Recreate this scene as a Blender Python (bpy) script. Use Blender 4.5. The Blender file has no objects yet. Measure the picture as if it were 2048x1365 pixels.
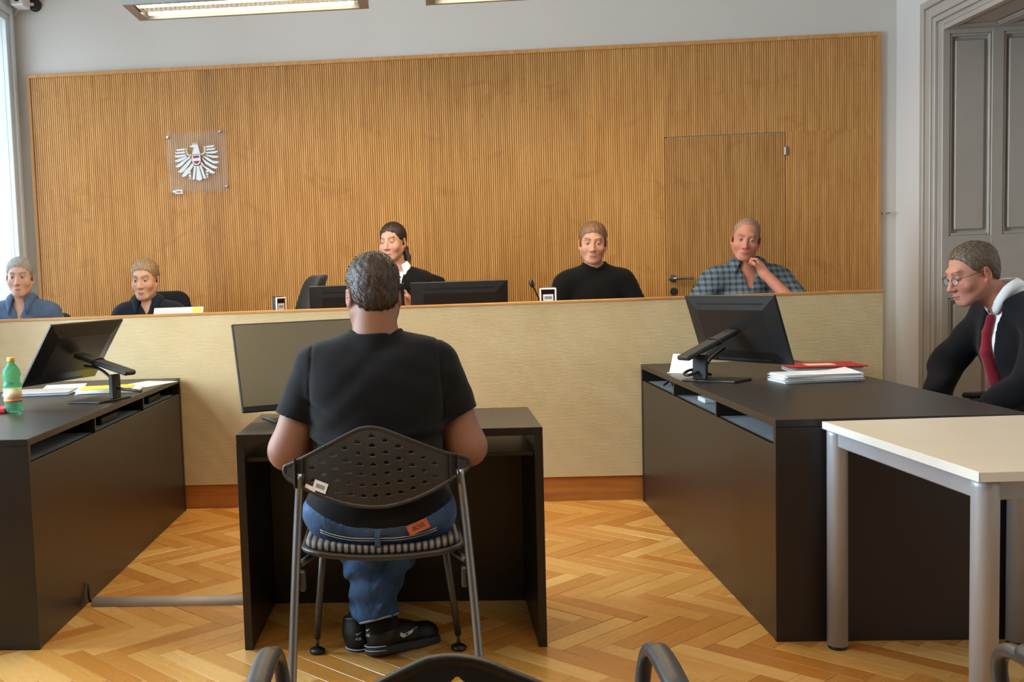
import bpy, bmesh, math, random
import numpy as np
from mathutils import Vector, Matrix, Euler

random.seed(7)
rng = np.random.default_rng(7)
SC = bpy.context.scene
COL = SC.collection
PI = math.pi

# ------------------------------------------------------------------ camera
CAM_H = 1.25
YAW, PITCH, ROLL = math.radians(-4.187), math.radians(4.493), math.radians(-2.059)
F_PX, PPX, PPY = 2164.8, 709.1, 730.2
_f = Vector((math.sin(YAW) * math.cos(PITCH), math.cos(YAW) * math.cos(PITCH), -math.sin(PITCH)))
_r = Vector((math.cos(YAW), -math.sin(YAW), 0))
_u = _r.cross(_f)
_r2 = _r * math.cos(ROLL) + _u * math.sin(ROLL)
_u2 = -_r * math.sin(ROLL) + _u * math.cos(ROLL)
cam_data = bpy.data.cameras.new('camera')
cam = bpy.data.objects.new('camera', cam_data)
COL.objects.link(cam)
M = Matrix.Identity(4)
for i in range(3):
    M[i][0], M[i][1], M[i][2] = _r2[i], _u2[i], -_f[i]
M[2][3] = CAM_H
cam.matrix_world = M
cam_data.sensor_fit = 'HORIZONTAL'
cam_data.sensor_width = 36
cam_data.lens = F_PX * 36 / 2048
cam_data.shift_x = (1024 - PPX) / 2048
cam_data.shift_y = (PPY - 682.5) / 2048
cam_data.clip_start = 0.02
SC.camera = cam

# ------------------------------------------------------------------ light
world = bpy.data.worlds.new('daylight')
SC.world = world
world.use_nodes = True
world.node_tree.nodes['Background'].inputs[0].default_value = (0.62, 0.80, 1.0, 1)
world.node_tree.nodes['Background'].inputs[1].default_value = 1.0

def area_light(name, loc, direction, sx, sy, power, color, parent=None, spread=PI):
    l = bpy.data.lights.new(name, 'AREA')
    l.shape = 'RECTANGLE'
    l.size, l.size_y, l.energy, l.color = sx, sy, power, color
    l.spread = spread
    o = bpy.data.objects.new(name, l)
    COL.objects.link(o)
    o.location = loc
    o.rotation_euler = Vector(direction).to_track_quat('-Z', 'Y').to_euler()
    if parent: o.parent = parent
    return o

WIN = [(-1.3, 0.1), (1.0, 2.4), (3.3, 4.7), (6.05, 7.56)]       # windows in the left wall (from y, to y)
WIN_Z = (0.85, 3.15)
XL, XR, YB, YF, ZC = -2.95, 3.19, 7.72, -2.6, 3.85                # room: left, right, back, behind camera, ceiling
WINDOW_POWER = [10, 75, 500, 62]
for (a, b), pw in zip(WIN, WINDOW_POWER):
    area_light('daylight_window', (XL - 0.42, (a + b) / 2, (WIN_Z[0] + WIN_Z[1]) / 2), (1, 0, -0.12), b - a, WIN_Z[1] - WIN_Z[0], pw, (0.68, 0.85, 1.0))
LAMP_POWER = 34
LAMP_COLOR = (1.0, 0.78, 0.48)
SC.view_settings.view_transform = 'Standard'
SC.view_settings.look = 'None'
SC.view_settings.gamma = 1
SC.view_settings.use_curve_mapping = False
SC.view_settings.exposure = -0.12

# ------------------------------------------------------------------ helpers: objects
def link(name, me, mat=None, parent=None):
    o = bpy.data.objects.new(name, me)
    COL.objects.link(o)
    if mat is not None and me is not None and len(me.materials) == 0:
        me.materials.append(mat)
    if parent is not None: o.parent = parent
    return o

def empty(name, loc=(0, 0, 0), rz=0.0):
    o = bpy.data.objects.new(name, None)
    o.empty_display_size = 0.1
    COL.objects.link(o)
    o.location = loc
    o.rotation_euler = (0, 0, rz)
    return o

def tag(o, label=None, cat=None, group=None, kind=None):
    if label: o['label'] = label
    if cat: o['category'] = cat
    if group: o['group'] = group
    if kind: o['kind'] = kind
    return o

def copy_tree(o, parent=None):
    c = o.copy()
    COL.objects.link(c)
    c.parent = parent
    for ch in list(o.children): copy_tree(ch, c)
    return c

class MB:
    """collects geometry for one mesh"""
    def __init__(s): s.v, s.f, s.sm, s.mi = [], [], [], []
    def add(s, vs, fs, smooth=False, mi=0):
        n = len(s.v)
        s.v += [tuple(v) for v in vs]
        for f in fs:
            s.f.append(tuple(i + n for i in f)); s.sm.append(smooth); s.mi.append(mi)
        return s
    def box(s, lo, hi, c=0.0, T=None, mi=0):
        """box, chamfered by c on all edges"""
        x0, y0, z0 = lo; x1, y1, z1 = hi
        if c <= 0:
            vs = [(x, y, z) for x in (x0, x1) for y in (y0, y1) for z in (z0, z1)]
            fs = [(0, 1, 3, 2), (4, 6, 7, 5), (0, 4, 5, 1), (2, 3, 7, 6), (0, 2, 6, 4), (1, 5, 7, 3)]
        else:
            c = min(c, (x1 - x0) * .49, (y1 - y0) * .49, (z1 - z0) * .49)
            vs, idx = [], {}
            for i in (0, 1):
                for j in (0, 1):
                    for k in (0, 1):
                        X, Y, Z = (x0, x1)[i], (y0, y1)[j], (z0, z1)[k]
                        sx, sy, sz = (1, -1)[i] * c, (1, -1)[j] * c, (1, -1)[k] * c
                        for a, p in (('x', (X, Y + sy, Z + sz)), ('y', (X + sx, Y, Z + sz)), ('z', (X + sx, Y + sy, Z))):
                            idx[i, j, k, a] = len(vs); vs.append(p)
            g = lambda i, j, k, a: idx[i, j, k, a]
            fs = []
            for i in (0, 1): fs.append([g(i, 0, 0, 'x'), g(i, 1, 0, 'x'), g(i, 1, 1, 'x'), g(i, 0, 1, 'x')])
            for j in (0, 1): fs.append([g(0, j, 0, 'y'), g(1, j, 0, 'y'), g(1, j, 1, 'y'), g(0, j, 1, 'y')])
            for k in (0, 1): fs.append([g(0, 0, k, 'z'), g(1, 0, k, 'z'), g(1, 1, k, 'z'), g(0, 1, k, 'z')])
            for i in (0, 1):
                for j in (0, 1): fs.append([g(i, j, 0, 'x'), g(i, j, 1, 'x'), g(i, j, 1, 'y'), g(i, j, 0, 'y')])
            for i in (0, 1):
                for k in (0, 1): fs.append([g(i, 0, k, 'x'), g(i, 1, k, 'x'), g(i, 1, k, 'z'), g(i, 0, k, 'z')])
            for j in (0, 1):
                for k in (0, 1): fs.append([g(0, j, k, 'y'), g(1, j, k, 'y'), g(1, j, k, 'z'), g(0, j, k, 'z')])
            for i in (0, 1):
                for j in (0, 1):
                    for k in (0, 1): fs.append([g(i, j, k, 'x'), g(i, j, k, 'y'), g(i, j, k, 'z')])
            cen = Vector(((x0 + x1) / 2, (y0 + y1) / 2, (z0 + z1) / 2))
            out = []
            for f in fs:
                P = [Vector(vs[i]) for i in f]
                n = (P[1] - P[0]).cross(P[2] - P[0])
                out.append(tuple(f) if n.dot(P[0] - cen) >= 0 else tuple(reversed(f)))
            fs = out
        if T is not None: vs = [T @ Vector(v) for v in vs]
        return s.add(vs, fs, mi=mi)
    def tube(s, pts, r, n=12, caps=True, mi=0, flat=1.0):
        """swept circle along points; r scalar or list; flat scales the second axis"""
        P = [Vector(p) for p in pts]
        R = r if hasattr(r, '__len__') else [r] * len(P)
        vs, fs = [], []
        up = None
        for i, p in enumerate(P):
            d = (P[min(i + 1, len(P) - 1)] - P[max(i - 1, 0)]).normalized()
            if up is None:
                up = Vector((0, 0, 1)) if abs(d.z) < .9 else Vector((0, 1, 0))
            a = up.cross(d).normalized(); b = d.cross(a).normalized(); up = b
            for k in range(n):
                t = 2 * PI * k / n
                vs.append(p + a * math.cos(t) * R[i] + b * math.sin(t) * R[i] * flat)
        for i in range(len(P) - 1):
            for k in range(n):
                k2 = (k + 1) % n
                fs.append((i * n + k, i * n + k2, (i + 1) * n + k2, (i + 1) * n + k))
        s.add(vs, fs, True, mi)
        if caps:
            m = len(s.v) - len(vs)
            s.f.append(tuple(m + k for k in reversed(range(n)))); s.sm.append(False); s.mi.append(mi)
            s.f.append(tuple(m + (len(P) - 1) * n + k for k in range(n))); s.sm.append(False); s.mi.append(mi)
        return s
    def lathe(s, prof, cen=(0, 0, 0), n=24, T=None, mi=0, smooth=True):
        """prof: (radius, z) from bottom to top"""
        vs, fs = [], []
        for r, z in prof:
            for k in range(n):
                t = 2 * PI * k / n
                vs.append(Vector((cen[0] + r * math.cos(t), cen[1] + r * math.sin(t), cen[2] + z)))
        for i in range(len(prof) - 1):
            for k in range(n):
                k2 = (k + 1) % n
                fs.append((i * n + k, i * n + k2, (i + 1) * n + k2, (i + 1) * n + k))
        if T is not None: vs = [T @ v for v in vs]
        s.add(vs, fs, smooth, mi)
        m = len(s.v) - len(vs)
        s.f.append(tuple(m + k for k in reversed(range(n)))); s.sm.append(False); s.mi.append(mi)
        s.f.append(tuple(m + (len(prof) - 1) * n + k for k in range(n))); s.sm.append(False); s.mi.append(mi)
        return s
    def prism(s, poly, t0, t1, T=None, mi=0):
        """polygon in x,z (counter-clockwise seen from -y) extruded from y=t0 (front) to y=t1"""
        n = len(poly)
        vs = [(x, t0, z) for x, z in poly] + [(x, t1, z) for x, z in poly]
        fs = [tuple(range(n)), tuple(reversed(range(n, 2 * n)))]
        for i in range(n):
            j = (i + 1) % n
            fs.append((j, i, i + n, j + n))
        if T is not None: vs = [T @ Vector(v) for v in vs]
        return s.add(vs, fs, mi=mi)
    def mesh(s, name, mats=()):
        me = bpy.data.meshes.new(name)
        me.from_pydata([tuple(v) for v in s.v], [], s.f)
        me.polygons.foreach_set('use_smooth', s.sm)
        me.polygons.foreach_set('material_index', s.mi)
        for m in mats: me.materials.append(m)
        me.update()
        return me
    def build(s, name, mat, parent=None, fix=False):
        mats = mat if isinstance(mat, (list, tuple)) else [mat]
        me = s.mesh(name, mats)
        if fix:
            bm = bmesh.new(); bm.from_mesh(me)
            bmesh.ops.recalc_face_normals(bm, faces=bm.faces)
            bm.to_mesh(me); bm.free()
        return link(name, me, None, parent)

def smooth_path(pts, n=6):
    """Catmull-Rom through the points"""
    P = [Vector(p) for p in pts]
    P = [P[0] * 2 - P[1]] + P + [P[-1] * 2 - P[-2]]
    out = []
    for i in range(1, len(P) - 2):
        for k in range(n):
            t = k / n
            a, b, c, d = P[i - 1], P[i], P[i + 1], P[i + 2]
            out.append(0.5 * ((2 * b) + (c - a) * t + (2 * a - 5 * b + 4 * c - d) * t * t + (3 * b - a - 3 * c + d) * t ** 3))
    out.append(P[-2])
    return out

# ------------------------------------------------------------------ helpers: materials
def lin(c):
    if isinstance(c, str):
        c = [int(c[i:i + 2], 16) / 255 for i in (0, 2, 4)]
    return tuple((x / 12.92 if x <= 0.04045 else ((x + 0.055) / 1.055) ** 2.4) for x in c) + (1,)

class NT:
    def __init__(s, name):
        s.mat = bpy.data.materials.new(name); s.mat.use_nodes = True
        s.t = s.mat.node_tree; s.bsdf = s.t.nodes['Principled BSDF']
    def n(s, typ, **kw):
        nd = s.t.nodes.new(typ)
        for k, v in kw.items():
            if hasattr(nd, k): setattr(nd, k, v)
            else: nd.inputs[k.replace('_', ' ')].default_value = v
        return nd
    def l(s, a, b): s.t.links.new(a, b)
    def ramp(s, fac, stops):
        r = s.n('ShaderNodeValToRGB')
        while len(r.color_ramp.elements) < len(stops): r.color_ramp.elements.new(0.5)
        for e, (p, c) in zip(r.color_ramp.elements, stops):
            e.position = p; e.color = c
        s.l(fac, r.inputs[0]); return r.outputs[0]
    def coords(s, out='Object', scale=(1, 1, 1), loc=(0, 0, 0)):
        tc = s.n('ShaderNodeTexCoord'); mp = s.n('ShaderNodeMapping')
        mp.inputs['Scale'].default_value = scale; mp.inputs['Location'].default_value = loc
        s.l(tc.outputs[out], mp.inputs[0]); return mp.outputs[0]
    def noise(s, vec, scale, detail=3, rough=.5, dist=0):
        n = s.n('ShaderNodeTexNoise')
        n.inputs['Scale'].default_value = scale; n.inputs['Detail'].default_value = detail
        n.inputs['Roughness'].default_value = rough; n.inputs['Distortion'].default_value = dist
        s.l(vec, n.inputs['Vector']); return n.outputs[0]
    def bump(s, h, strength=.2, dist=.01):
        b = s.n('ShaderNodeBump'); b.inputs['Strength'].default_value = strength; b.inputs['Distance'].default_value = dist
        s.l(h, b.inputs['Height']); s.l(b.outputs[0], s.bsdf.inputs['Normal'])
    def mixc(s, fac, a, b, mode='MIX'):
        m = s.n('ShaderNodeMix'); m.data_type = 'RGBA'; m.blend_type = mode
        for sock, v in ((m.inputs[0], fac), (m.inputs[6], a), (m.inputs[7], b)):
            if isinstance(v, (int, float)): sock.default_value = v
            elif isinstance(v, tuple): sock.default_value = v
            else: s.l(v, sock)
        return m.outputs[2]
    def set(s, **kw):
        for k, v in kw.items():
            s.bsdf.inputs[k.replace('_', ' ')].default_value = v
        return s

def mat_plain(name, col, rough=.5, metal=0, var=.06, vscale=8, bump=0, bscale=200, spec=.5, coat=0):
    m = NT(name)
    c = lin(col)
    v = m.coords('Object')
    f = m.noise(v, vscale, 4)
    d = tuple(x * (1 - var) for x in c[:3]) + (1,); e = tuple(min(1, x * (1 + var)) for x in c[:3]) + (1,)
    m.l(m.ramp(f, [(.3, d), (.7, e)]), m.bsdf.inputs['Base Color'])
    m.set(Roughness=rough, Metallic=metal)
    m.bsdf.inputs['Specular IOR Level'].default_value = spec
    if coat: m.bsdf.inputs['Coat Weight'].default_value = coat
    if bump: m.bump(m.noise(v, bscale, 3), bump, .002)
    return m.mat

def mat_wood(name, light, dark, scale=(1, 1, .06), nscale=30, rough=.4, rnd=.12, figure=.3):
    """straight-grained veneer running along local z, tinted per object"""
    m = NT(name)
    oi = m.n('ShaderNodeObjectInfo')
    tc = m.n('ShaderNodeTexCoord')
    mp = m.n('ShaderNodeMapping'); mp.inputs['Scale'].default_value = scale
    m.l(tc.outputs['Object'], mp.inputs[0])
    off = m.n('ShaderNodeVectorMath', operation='ADD')
    m.l(mp.outputs[0], off.inputs[0])
    cmb = m.n('ShaderNodeCombineXYZ'); ml = m.n('ShaderNodeMath', operation='MULTIPLY'); ml.inputs[1].default_value = 37
    m.l(oi.outputs['Random'], ml.inputs[0]); m.l(ml.outputs[0], cmb.inputs[0]); m.l(ml.outputs[0], cmb.inputs[2])
    m.l(cmb.outputs[0], off.inputs[1])
    g = m.noise(off.outputs[0], nscale, 5, .6, .3)
    c = m.ramp(g, [(.28, lin(dark)), (.72, lin(light))])
    mp2 = m.n('ShaderNodeMapping'); mp2.inputs['Scale'].default_value = (2.2, 2.2, 3.4)
    m.l(tc.outputs['Object'], mp2.inputs[0])
    fg = m.noise(mp2.outputs[0], 1.6, 3, .55, 1.2)
    fr = m.ramp(fg, [(.58, (1, 1, 1, 1)), (.68, (.80, .73, .66, 1))])
    c = m.mixc(figure, c, fr, 'MULTIPLY')
    br = m.ramp(oi.outputs['Random'], [(0, (1 - rnd, 1 - rnd, 1 - rnd, 1)), (1, (1, 1, 1, 1))])
    c = m.mixc(1.0, c, br, 'MULTIPLY')
    m.l(c, m.bsdf.inputs['Base Color'])
    m.set(Roughness=rough)
    m.bump(g, .06, .002)
    return m.mat

def mat_cloth(name, col, var=.15, rough=.9, weave=900, bump=.25, sheen=.2, wrinkle=0):
    m = NT(name); v = m.coords('Object'); c = lin(col)
    f = m.noise(v, 14, 3)
    m.l(m.ramp(f, [(.3, tuple(x * (1 - var) for x in c[:3]) + (1,)), (.7, tuple(min(1, x * (1 + var)) for x in c[:3]) + (1,))]), m.bsdf.inputs['Base Color'])
    m.set(Roughness=rough); m.bsdf.inputs['Sheen Weight'].default_value = sheen
    m.bsdf.inputs['Specular IOR Level'].default_value = .2
    h = m.noise(v, weave, 2)
    if wrinkle:
        w = m.noise(m.coords('Object', (1, 1, 2.2)), 16, 3, .5, 1.0)
        a = m.n('ShaderNodeMath', operation='MULTIPLY_ADD'); a.inputs[1].default_value = wrinkle
        m.l(w, a.inputs[0]); m.l(h, a.inputs[2]); h = a.outputs[0]
    m.bump(h, bump, .003)
    return m.mat

def mat_emit(name, col, strength):
    m = NT(name)
    m.bsdf.inputs['Base Color'].default_value = lin(col)
    m.bsdf.inputs['Emission Color'].default_value = lin(col)
    m.bsdf.inputs['Emission Strength'].default_value = strength
    return m.mat

def mat_glass(name, tint=(1, 1, 1, 1), opacity=.12, rough=.05):
    """thin clear sheet"""
    m = NT(name)
    tr = m.n('ShaderNodeBsdfTransparent'); tr.inputs[0].default_value = tint
    mx = m.n('ShaderNodeMixShader'); mx.inputs[0].default_value = opacity
    m.set(Roughness=rough)
    m.bsdf.inputs['Base Color'].default_value = (.8, .82, .84, 1)
    m.l(tr.outputs[0], mx.inputs[1]); m.l(m.bsdf.outputs[0], mx.inputs[2])
    m.l(mx.outputs[0], m.t.nodes['Material Output'].inputs[0])
    return m.mat

MAT = {}
def plaster(name, col):
    m = NT(name); v = m.coords('Object')
    f = m.noise(v, 1.3, 5, .6); c = lin(col)
    m.l(m.ramp(f, [(.3, tuple(x * .97 for x in c[:3]) + (1,)), (.7, c)]), m.bsdf.inputs['Base Color'])
    m.set(Roughness=.85); m.bump(m.noise(v, 90, 4), .08, .004)
    return m.mat
MAT['wall'] = plaster('wall_paint', 'dedbd6')
MAT['wall_warm'] = plaster('wall_paint_back', 'd6d1c8')
MAT['wall_dim'] = plaster('wall_rear_darkened', '6a6157')  # unseen rear wall, darkened to keep frontal light and reflections off the desks
MAT['ceiling'] = plaster('ceiling_paint', 'e2e0dc')
MAT['trim'] = mat_plain('painted_joinery', 'b1aaa0', .4, var=.03)
MAT['casing'] = mat_plain('window_casing_paint', 'd5dde0', .4, var=.03)
MAT['panel'] = mat_wood('panelling_veneer', 'e5ad64', 'c68845', figure=.5, rnd=.22)
MAT['panel_back'] = mat_plain('panelling_groove', '7a5228', .7)
MAT['frame_wood'] = mat_wood('panelling_frame', 'd9a362', 'bd8446')
MAT['plinth'] = mat_wood('plinth_wood', 'c07a34', '9c5c24', scale=(.06, 1, 1))
MAT['cap'] = mat_wood('bench_cap_wood', 'd19a55', 'ac7236', scale=(.06, 1, 1))
MAT['desk'] = mat_plain('dark_laminate', '17110e', .38, var=.08, vscale=3, bump=.02, bscale=350, spec=.62)
MAT['desk_side'] = mat_plain('dark_laminate_edge', '120e0c', .5, var=.08)
MAT['felt'] = mat_cloth('blue_grey_felt', '53626c')
MAT['black'] = mat_plain('black_plastic', '121212', .42, var=.1)
MAT['black_soft'] = mat_plain('matt_black_plastic', '1b1b1b', .6, var=.1, bump=.06, bscale=900)
MAT['steel'] = mat_plain('brushed_steel', 'a7a7a5', .3, 1, var=.05)
MAT['chrome'] = mat_plain('grey_tube', '8d8e90', .32, .9, var=.05)
MAT['darktube'] = mat_plain('dark_grey_tube', '4a4846', .4, .6, var=.05)
MAT['white'] = mat_plain('white_plastic', 'e6e6e4', .4, var=.02)
MAT['paper'] = mat_plain('paper', 'eceef0', .8, var=.02)
MAT['red'] = mat_plain('red_card', 'b3202a', .55, var=.08)
MAT['yellow'] = mat_plain('yellow_card', 'd9bc3a', .6, var=.05)
MAT['grey_print'] = mat_plain('grey_print', '8c8f90', .7, var=.05)
MAT['table_top'] = mat_plain('cream_laminate', 'd8cbb4', .35, var=.02)
MAT['table_edge'] = mat_plain('table_edge', 'dfe0dc', .45, var=.02)
MAT['table_leg'] = mat_plain('silver_paint', 'a9adb3', .4, .3, var=.03)
MAT['glass'] = mat_glass('window_glass')
MAT['acrylic'] = mat_glass('acrylic_sheet', (.97, .98, .98, 1), .07, .12)

# ================================================================== structure
def struct(name, mb, mat, label=None):
    o = mb.build(name, mat) if isinstance(mb, MB) else mb
    return tag(o, label, None, None, 'structure')

# ---- parquet floor, herringbone blocks of 41 x 8 cm
BL, BW, TH = 0.412, 0.0802, 0.012
S2 = math.sqrt(.5)
A_DIR, B_DIR = Vector((S2, -S2, 0)), Vector((S2, S2, 0))
O0 = Vector((0.625, 4.706, 0))

def mat_parquet(name, use_attr):
    m = NT(name)
    if use_attr:
        rnd = m.n('ShaderNodeAttribute', attribute_name='rnd').outputs['Fac']
    else:
        rnd = m.n('ShaderNodeObjectInfo').outputs['Random']
    uv = m.n('ShaderNodeUVMap')
    mp = m.n('ShaderNodeMapping'); mp.inputs['Scale'].default_value = (1.6, 26, 1)
    m.l(uv.outputs[0], mp.inputs[0])
    cmb = m.n('ShaderNodeCombineXYZ'); ml = m.n('ShaderNodeMath', operation='MULTIPLY'); ml.inputs[1].default_value = 53
    m.l(rnd, ml.inputs[0]); m.l(ml.outputs[0], cmb.inputs[0]); m.l(ml.outputs[0], cmb.inputs[2])
    ad = m.n('ShaderNodeVectorMath', operation='ADD'); m.l(mp.outputs[0], ad.inputs[0]); m.l(cmb.outputs[0], ad.inputs[1])
    g = m.noise(ad.outputs[0], 3.0, 6, .62, .6)
    base = m.ramp(rnd, [(0, lin('b4762f')), (.35, lin('c0863e')), (.7, lin('ca964b')), (1, lin('d9ad68'))])
    gr = m.ramp(g, [(.3, (.80, .74, .68, 1)), (.62, (1, 1, 1, 1))])
    c = m.mixc(.75, base, gr, 'MULTIPLY')
    m.l(c, m.bsdf.inputs['Base Color'])
    rr = m.ramp(g, [(.2, (.34, .34, .34, 1)), (.8, (.24, .24, .24, 1))])
    m.l(rr, m.bsdf.inputs['Roughness'])
    m.bsdf.inputs['Coat Weight'].default_value = .25
    m.bsdf.inputs['Coat Roughness'].default_value = .16
    m.bump(g, .05, .002)
    return m.mat
MAT['parquet'] = mat_parquet('parquet_oak', False)
MAT['parquet_far'] = mat_parquet('parquet_oak_joined', True)

floor = struct('floor', MB().box((XL - .4, YF, -.2), (XR + .8, YB, -TH)), mat_plain('floor_joint', '3a2413', .8), 'herringbone parquet floor of honey coloured wooden blocks')
def block_mesh():
    g, c = .0007, .0010
    mb = MB().box((g, g, -TH), (BL - g, BW - g, 0), c)
    me = mb.mesh('parquet_block', [MAT['parquet']])
    uvl = me.uv_layers.new(name='UVMap')
    for lp in me.loops:
        co = me.vertices[lp.vertex_index].co
        uvl.data[lp.index].uv = (co.x, co.y)
    return me
def project(p):
    d = Vector(p) - Vector((0, 0, CAM_H))
    z = d.dot(_f)
    if z < .1: return None
    return PPX + F_PX * d.dot(_r2) / z, PPY - F_PX * d.dot(_u2) / z, z
blocks = []
for i in range(-90, 90):
    for j in range(-16, 16):
        base = O0 + (A_DIR + B_DIR) * (BW * i) + (A_DIR - B_DIR) * (BL * j)
        for kind in (0, 1):
            if kind == 0:
                org, ang = base, -PI / 4
                cen = org + A_DIR * BL / 2 + B_DIR * BW / 2
            else:   # runs along B: rotate the block 90 degrees
                org, ang = base + A_DIR * (BL + BW) + B_DIR * (BW - BL), PI / 4
                cen = org - A_DIR * BW / 2 + B_DIR * BL / 2
            if not (XL + .05 < cen.x < XR + .55 and YF + .1 < cen.y < YB - .1): continue
            if cen.x > XR - .05 and not (5.6 < cen.y < 6.9): continue
            p = project(cen)
            vis = p is not None and -60 < p[0] < 2108 and p[1] < 1440
            covered = (cen.x < -1.55 or cen.x > 1.25) and cen.y > 3.75 or cen.y > 6.05 or (-.5 < cen.x < .2 and 4.4 < cen.y < 4.9)
            blocks.append((0 if vis and not covered else 1, -p[1] if p else 0, org, ang))
blocks.sort(key=lambda b: (b[0], b[1]))
bme = block_mesh()
proto_v = [v.co.copy() for v in bme.vertices]
proto_f = [tuple(p.vertices) for p in bme.polygons]
near, rest = blocks[:300], blocks[300:]
for k, (_, _, org, ang) in enumerate(near):
    o = bpy.data.objects.new('parquet_block', bme)
    COL.objects.link(o); o.parent = floor
    o.location = (org.x, org.y, rng.uniform(-.0004, .0004)); o.rotation_euler = (rng.uniform(-.0012, .0012), rng.uniform(-.0012, .0012), ang)
mb = MB(); uvs = []; rv = []
for _, _, org, ang in rest:
    T = Matrix.Translation(org) @ Matrix.Rotation(ang, 4, 'Z')
    mb.add([T @ v for v in proto_v], proto_f)
    uvs += [(v.x, v.y) for v in proto_v]; rv += [random.random()] * len(proto_v)
o = mb.build('parquet_block_field', MAT['parquet_far'], floor); o['kind'] = 'stuff'
uvl = o.data.uv_layers.new(name='UVMap')
vi = np.zeros(len(o.data.loops), dtype=np.int32); o.data.loops.foreach_get('vertex_index', vi)
uvl.data.foreach_set('uv', np.array(uvs, dtype=np.float32)[vi].ravel())
at = o.data.attributes.new('rnd', 'FLOAT', 'POINT'); at.data.foreach_set('value', np.array(rv, dtype=np.float32))

# ---- walls and ceiling
struct('ceiling', MB().box((XL - .45, YF - .2, ZC), (XR + .8, YB + .2, ZC + .2)), MAT['ceiling'], 'plain white ceiling of the courtroom')
struct('wall_back', MB().box((XL - .45, YB, -.2), (XR + .8, YB + .2, ZC)), MAT['wall_warm'], 'plain white back wall behind the slatted panelling')
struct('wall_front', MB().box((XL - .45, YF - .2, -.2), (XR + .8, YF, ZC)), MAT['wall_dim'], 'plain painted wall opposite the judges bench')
mb = MB()
ys = [YF] + [y for w in WIN for y in w] + [YB]
for a, b in zip(ys[0::2], ys[1::2]): mb.box((XL - .4, a, -.2), (XL, b, ZC))
for a, b in WIN:
    mb.box((XL - .4, a, -.2), (XL, b, WIN_Z[0])); mb.box((XL - .4, a, WIN_Z[1]), (XL, b, ZC))
struct('wall_left', mb, MAT['wall'], 'white left wall with tall windows')
for k, (a, b) in enumerate(WIN):
    z0, z1 = WIN_Z
    e = empty('window_%d' % (k + 1), (XL, a, z0)); tag(e, ['rearmost tall window in the left wall', 'tall window in the left wall beside the camera', 'tall window in the left wall beside the left desk', 'tall window in the left wall next to the panelled back wall'][k], None, None, 'structure')
    w, h = b - a, z1 - z0
    cs = MB()      # moulded casing around the reveal
    for d0, d1, t in ((0.0, .05, .035), (.05, .10, .055), (.10, .145, .030)):
        cs.box((0, -d1, -.02), (t, -d0, h + d1), .004); cs.box((0, w + d0, -.02), (t, w + d1, h + d1), .004); cs.box((0, -d0, h + d0), (t, w + d0, h + d1), .004)
    cs.build('casing', MAT['casing'], e)
    MB().box((-.30, -.05, -.04), (.10, w + .05, 0), .008).build('window_sill', MAT['casing'], e)
    fr = MB()
    for p0, p1 in ((0, .06), (w / 2 - .05, w / 2 + .05), (w - .06, w)): fr.box((-.33, p0, 0), (-.26, p1, h), .005)
    for p0, p1 in ((0, .07), (h * .68 - .04, h * .68 + .04), (h - .06, h)): fr.box((-.33, 0, p0), (-.26, w, p1), .005)
    fr.build('window_frame', MAT['casing'], e)
    for p0, p1 in ((.06, w / 2 - .05), (w / 2 + .05, w - .06)):
        for q0, q1 in ((.07, h * .68 - .04), (h * .68 + .04, h - .06)):
            MB().box((-.300, p0, q0), (-.296, p1, q1)).build('pane', MAT['glass'], e)

OPY0, OPY1, OPZ = 5.35, 7.11, 2.715
mb = MB().box((XR, OPY1, -.2), (XR + .8, YB, ZC)).box((XR, YF, -.2), (XR + .8, OPY0, ZC)).box((XR, OPY0, OPZ), (XR + .8, OPY1, ZC))
struct('wall_right', mb, MAT['wall'], 'white right wall with a deep panelled doorway')
dr = tag(empty('door_2', (XR, OPY1, 0)), 'grey painted panelled doorway recess with moulded frame in the right wall', None, None, 'structure')
mb = MB()
for d0, d1, t in ((.0, .035, .022), (.035, .10, .034), (.10, .145, .05)):
    mb.box((-t, d0, 0), (.0, d1, OPZ + d1), .004); mb.box((-t, -(OPY1 - OPY0) - d1, 0), (0, -(OPY1 - OPY0) - d0, OPZ + d1), .004)
    mb.box((-t, -(OPY1 - OPY0) - d0, OPZ + d0), (0, d0, OPZ + d1), .004)
mb.build('door_casing', MAT['trim'], dr)
def panelled(x0, x1, z0, z1, cols, rows, T, parent, name):
    """framed lining: stiles, rails and sunk fields with a moulding; local x across, z up, front at y=0"""
    MB().box((x0, .03, z0), (x1, .06, z1), 0, T).build(name + '_backing', MAT['trim'], parent)
    ex = [x0] + [v for c in cols for v in c] + [x1]
    for a, b in zip(ex[0::2], ex[1::2]): MB().box((a, 0, z0), (b, .035, z1), .003, T).build('stile', MAT['trim'], parent)
    ez = [z0] + [v for r in rows for v in r] + [z1]
    for cx0, cx1 in cols:
        for a, b in zip(ez[0::2], ez[1::2]): MB().box((cx0 - .002, .0005, a), (cx1 + .002, .035, b), .003, T).build('rail', MAT['trim'], parent)
        for a, b in rows:
            f = MB().box((cx0 + .035, .014, a + .035), (cx1 - .035, .034, b - .035), .008, T).build('field', MAT['trim'], parent)
            m = MB()
            for q0, q1, w0, w1 in ((cx0, cx0 + .016, a, b), (cx1 - .016, cx1, a, b)): m.box((q0, .006, w0), (q1, .034, w1), .004, T)
            for w0, w1 in ((a, a + .016), (b - .016, b)): m.box((cx0 + .016, .006, w0), (cx1 - .016, .034, w1), .004, T)
            m.build('moulding', MAT['trim'], f)
panelled(0, .76, 0, OPZ, [(.045, .295), (.365, .615)], [(.10, .66), (.755, 1.0), (1.39, 2.63)], Matrix.Translation((0, -.06, 0)), dr, 'jamb')
T = Matrix.Translation((0, 0, OPZ)) @ Matrix(((1, 0, 0, 0), (0, 0, 1, -1.75), (0, 1, 0, -.06), (0, 0, 0, 1)))
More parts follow.
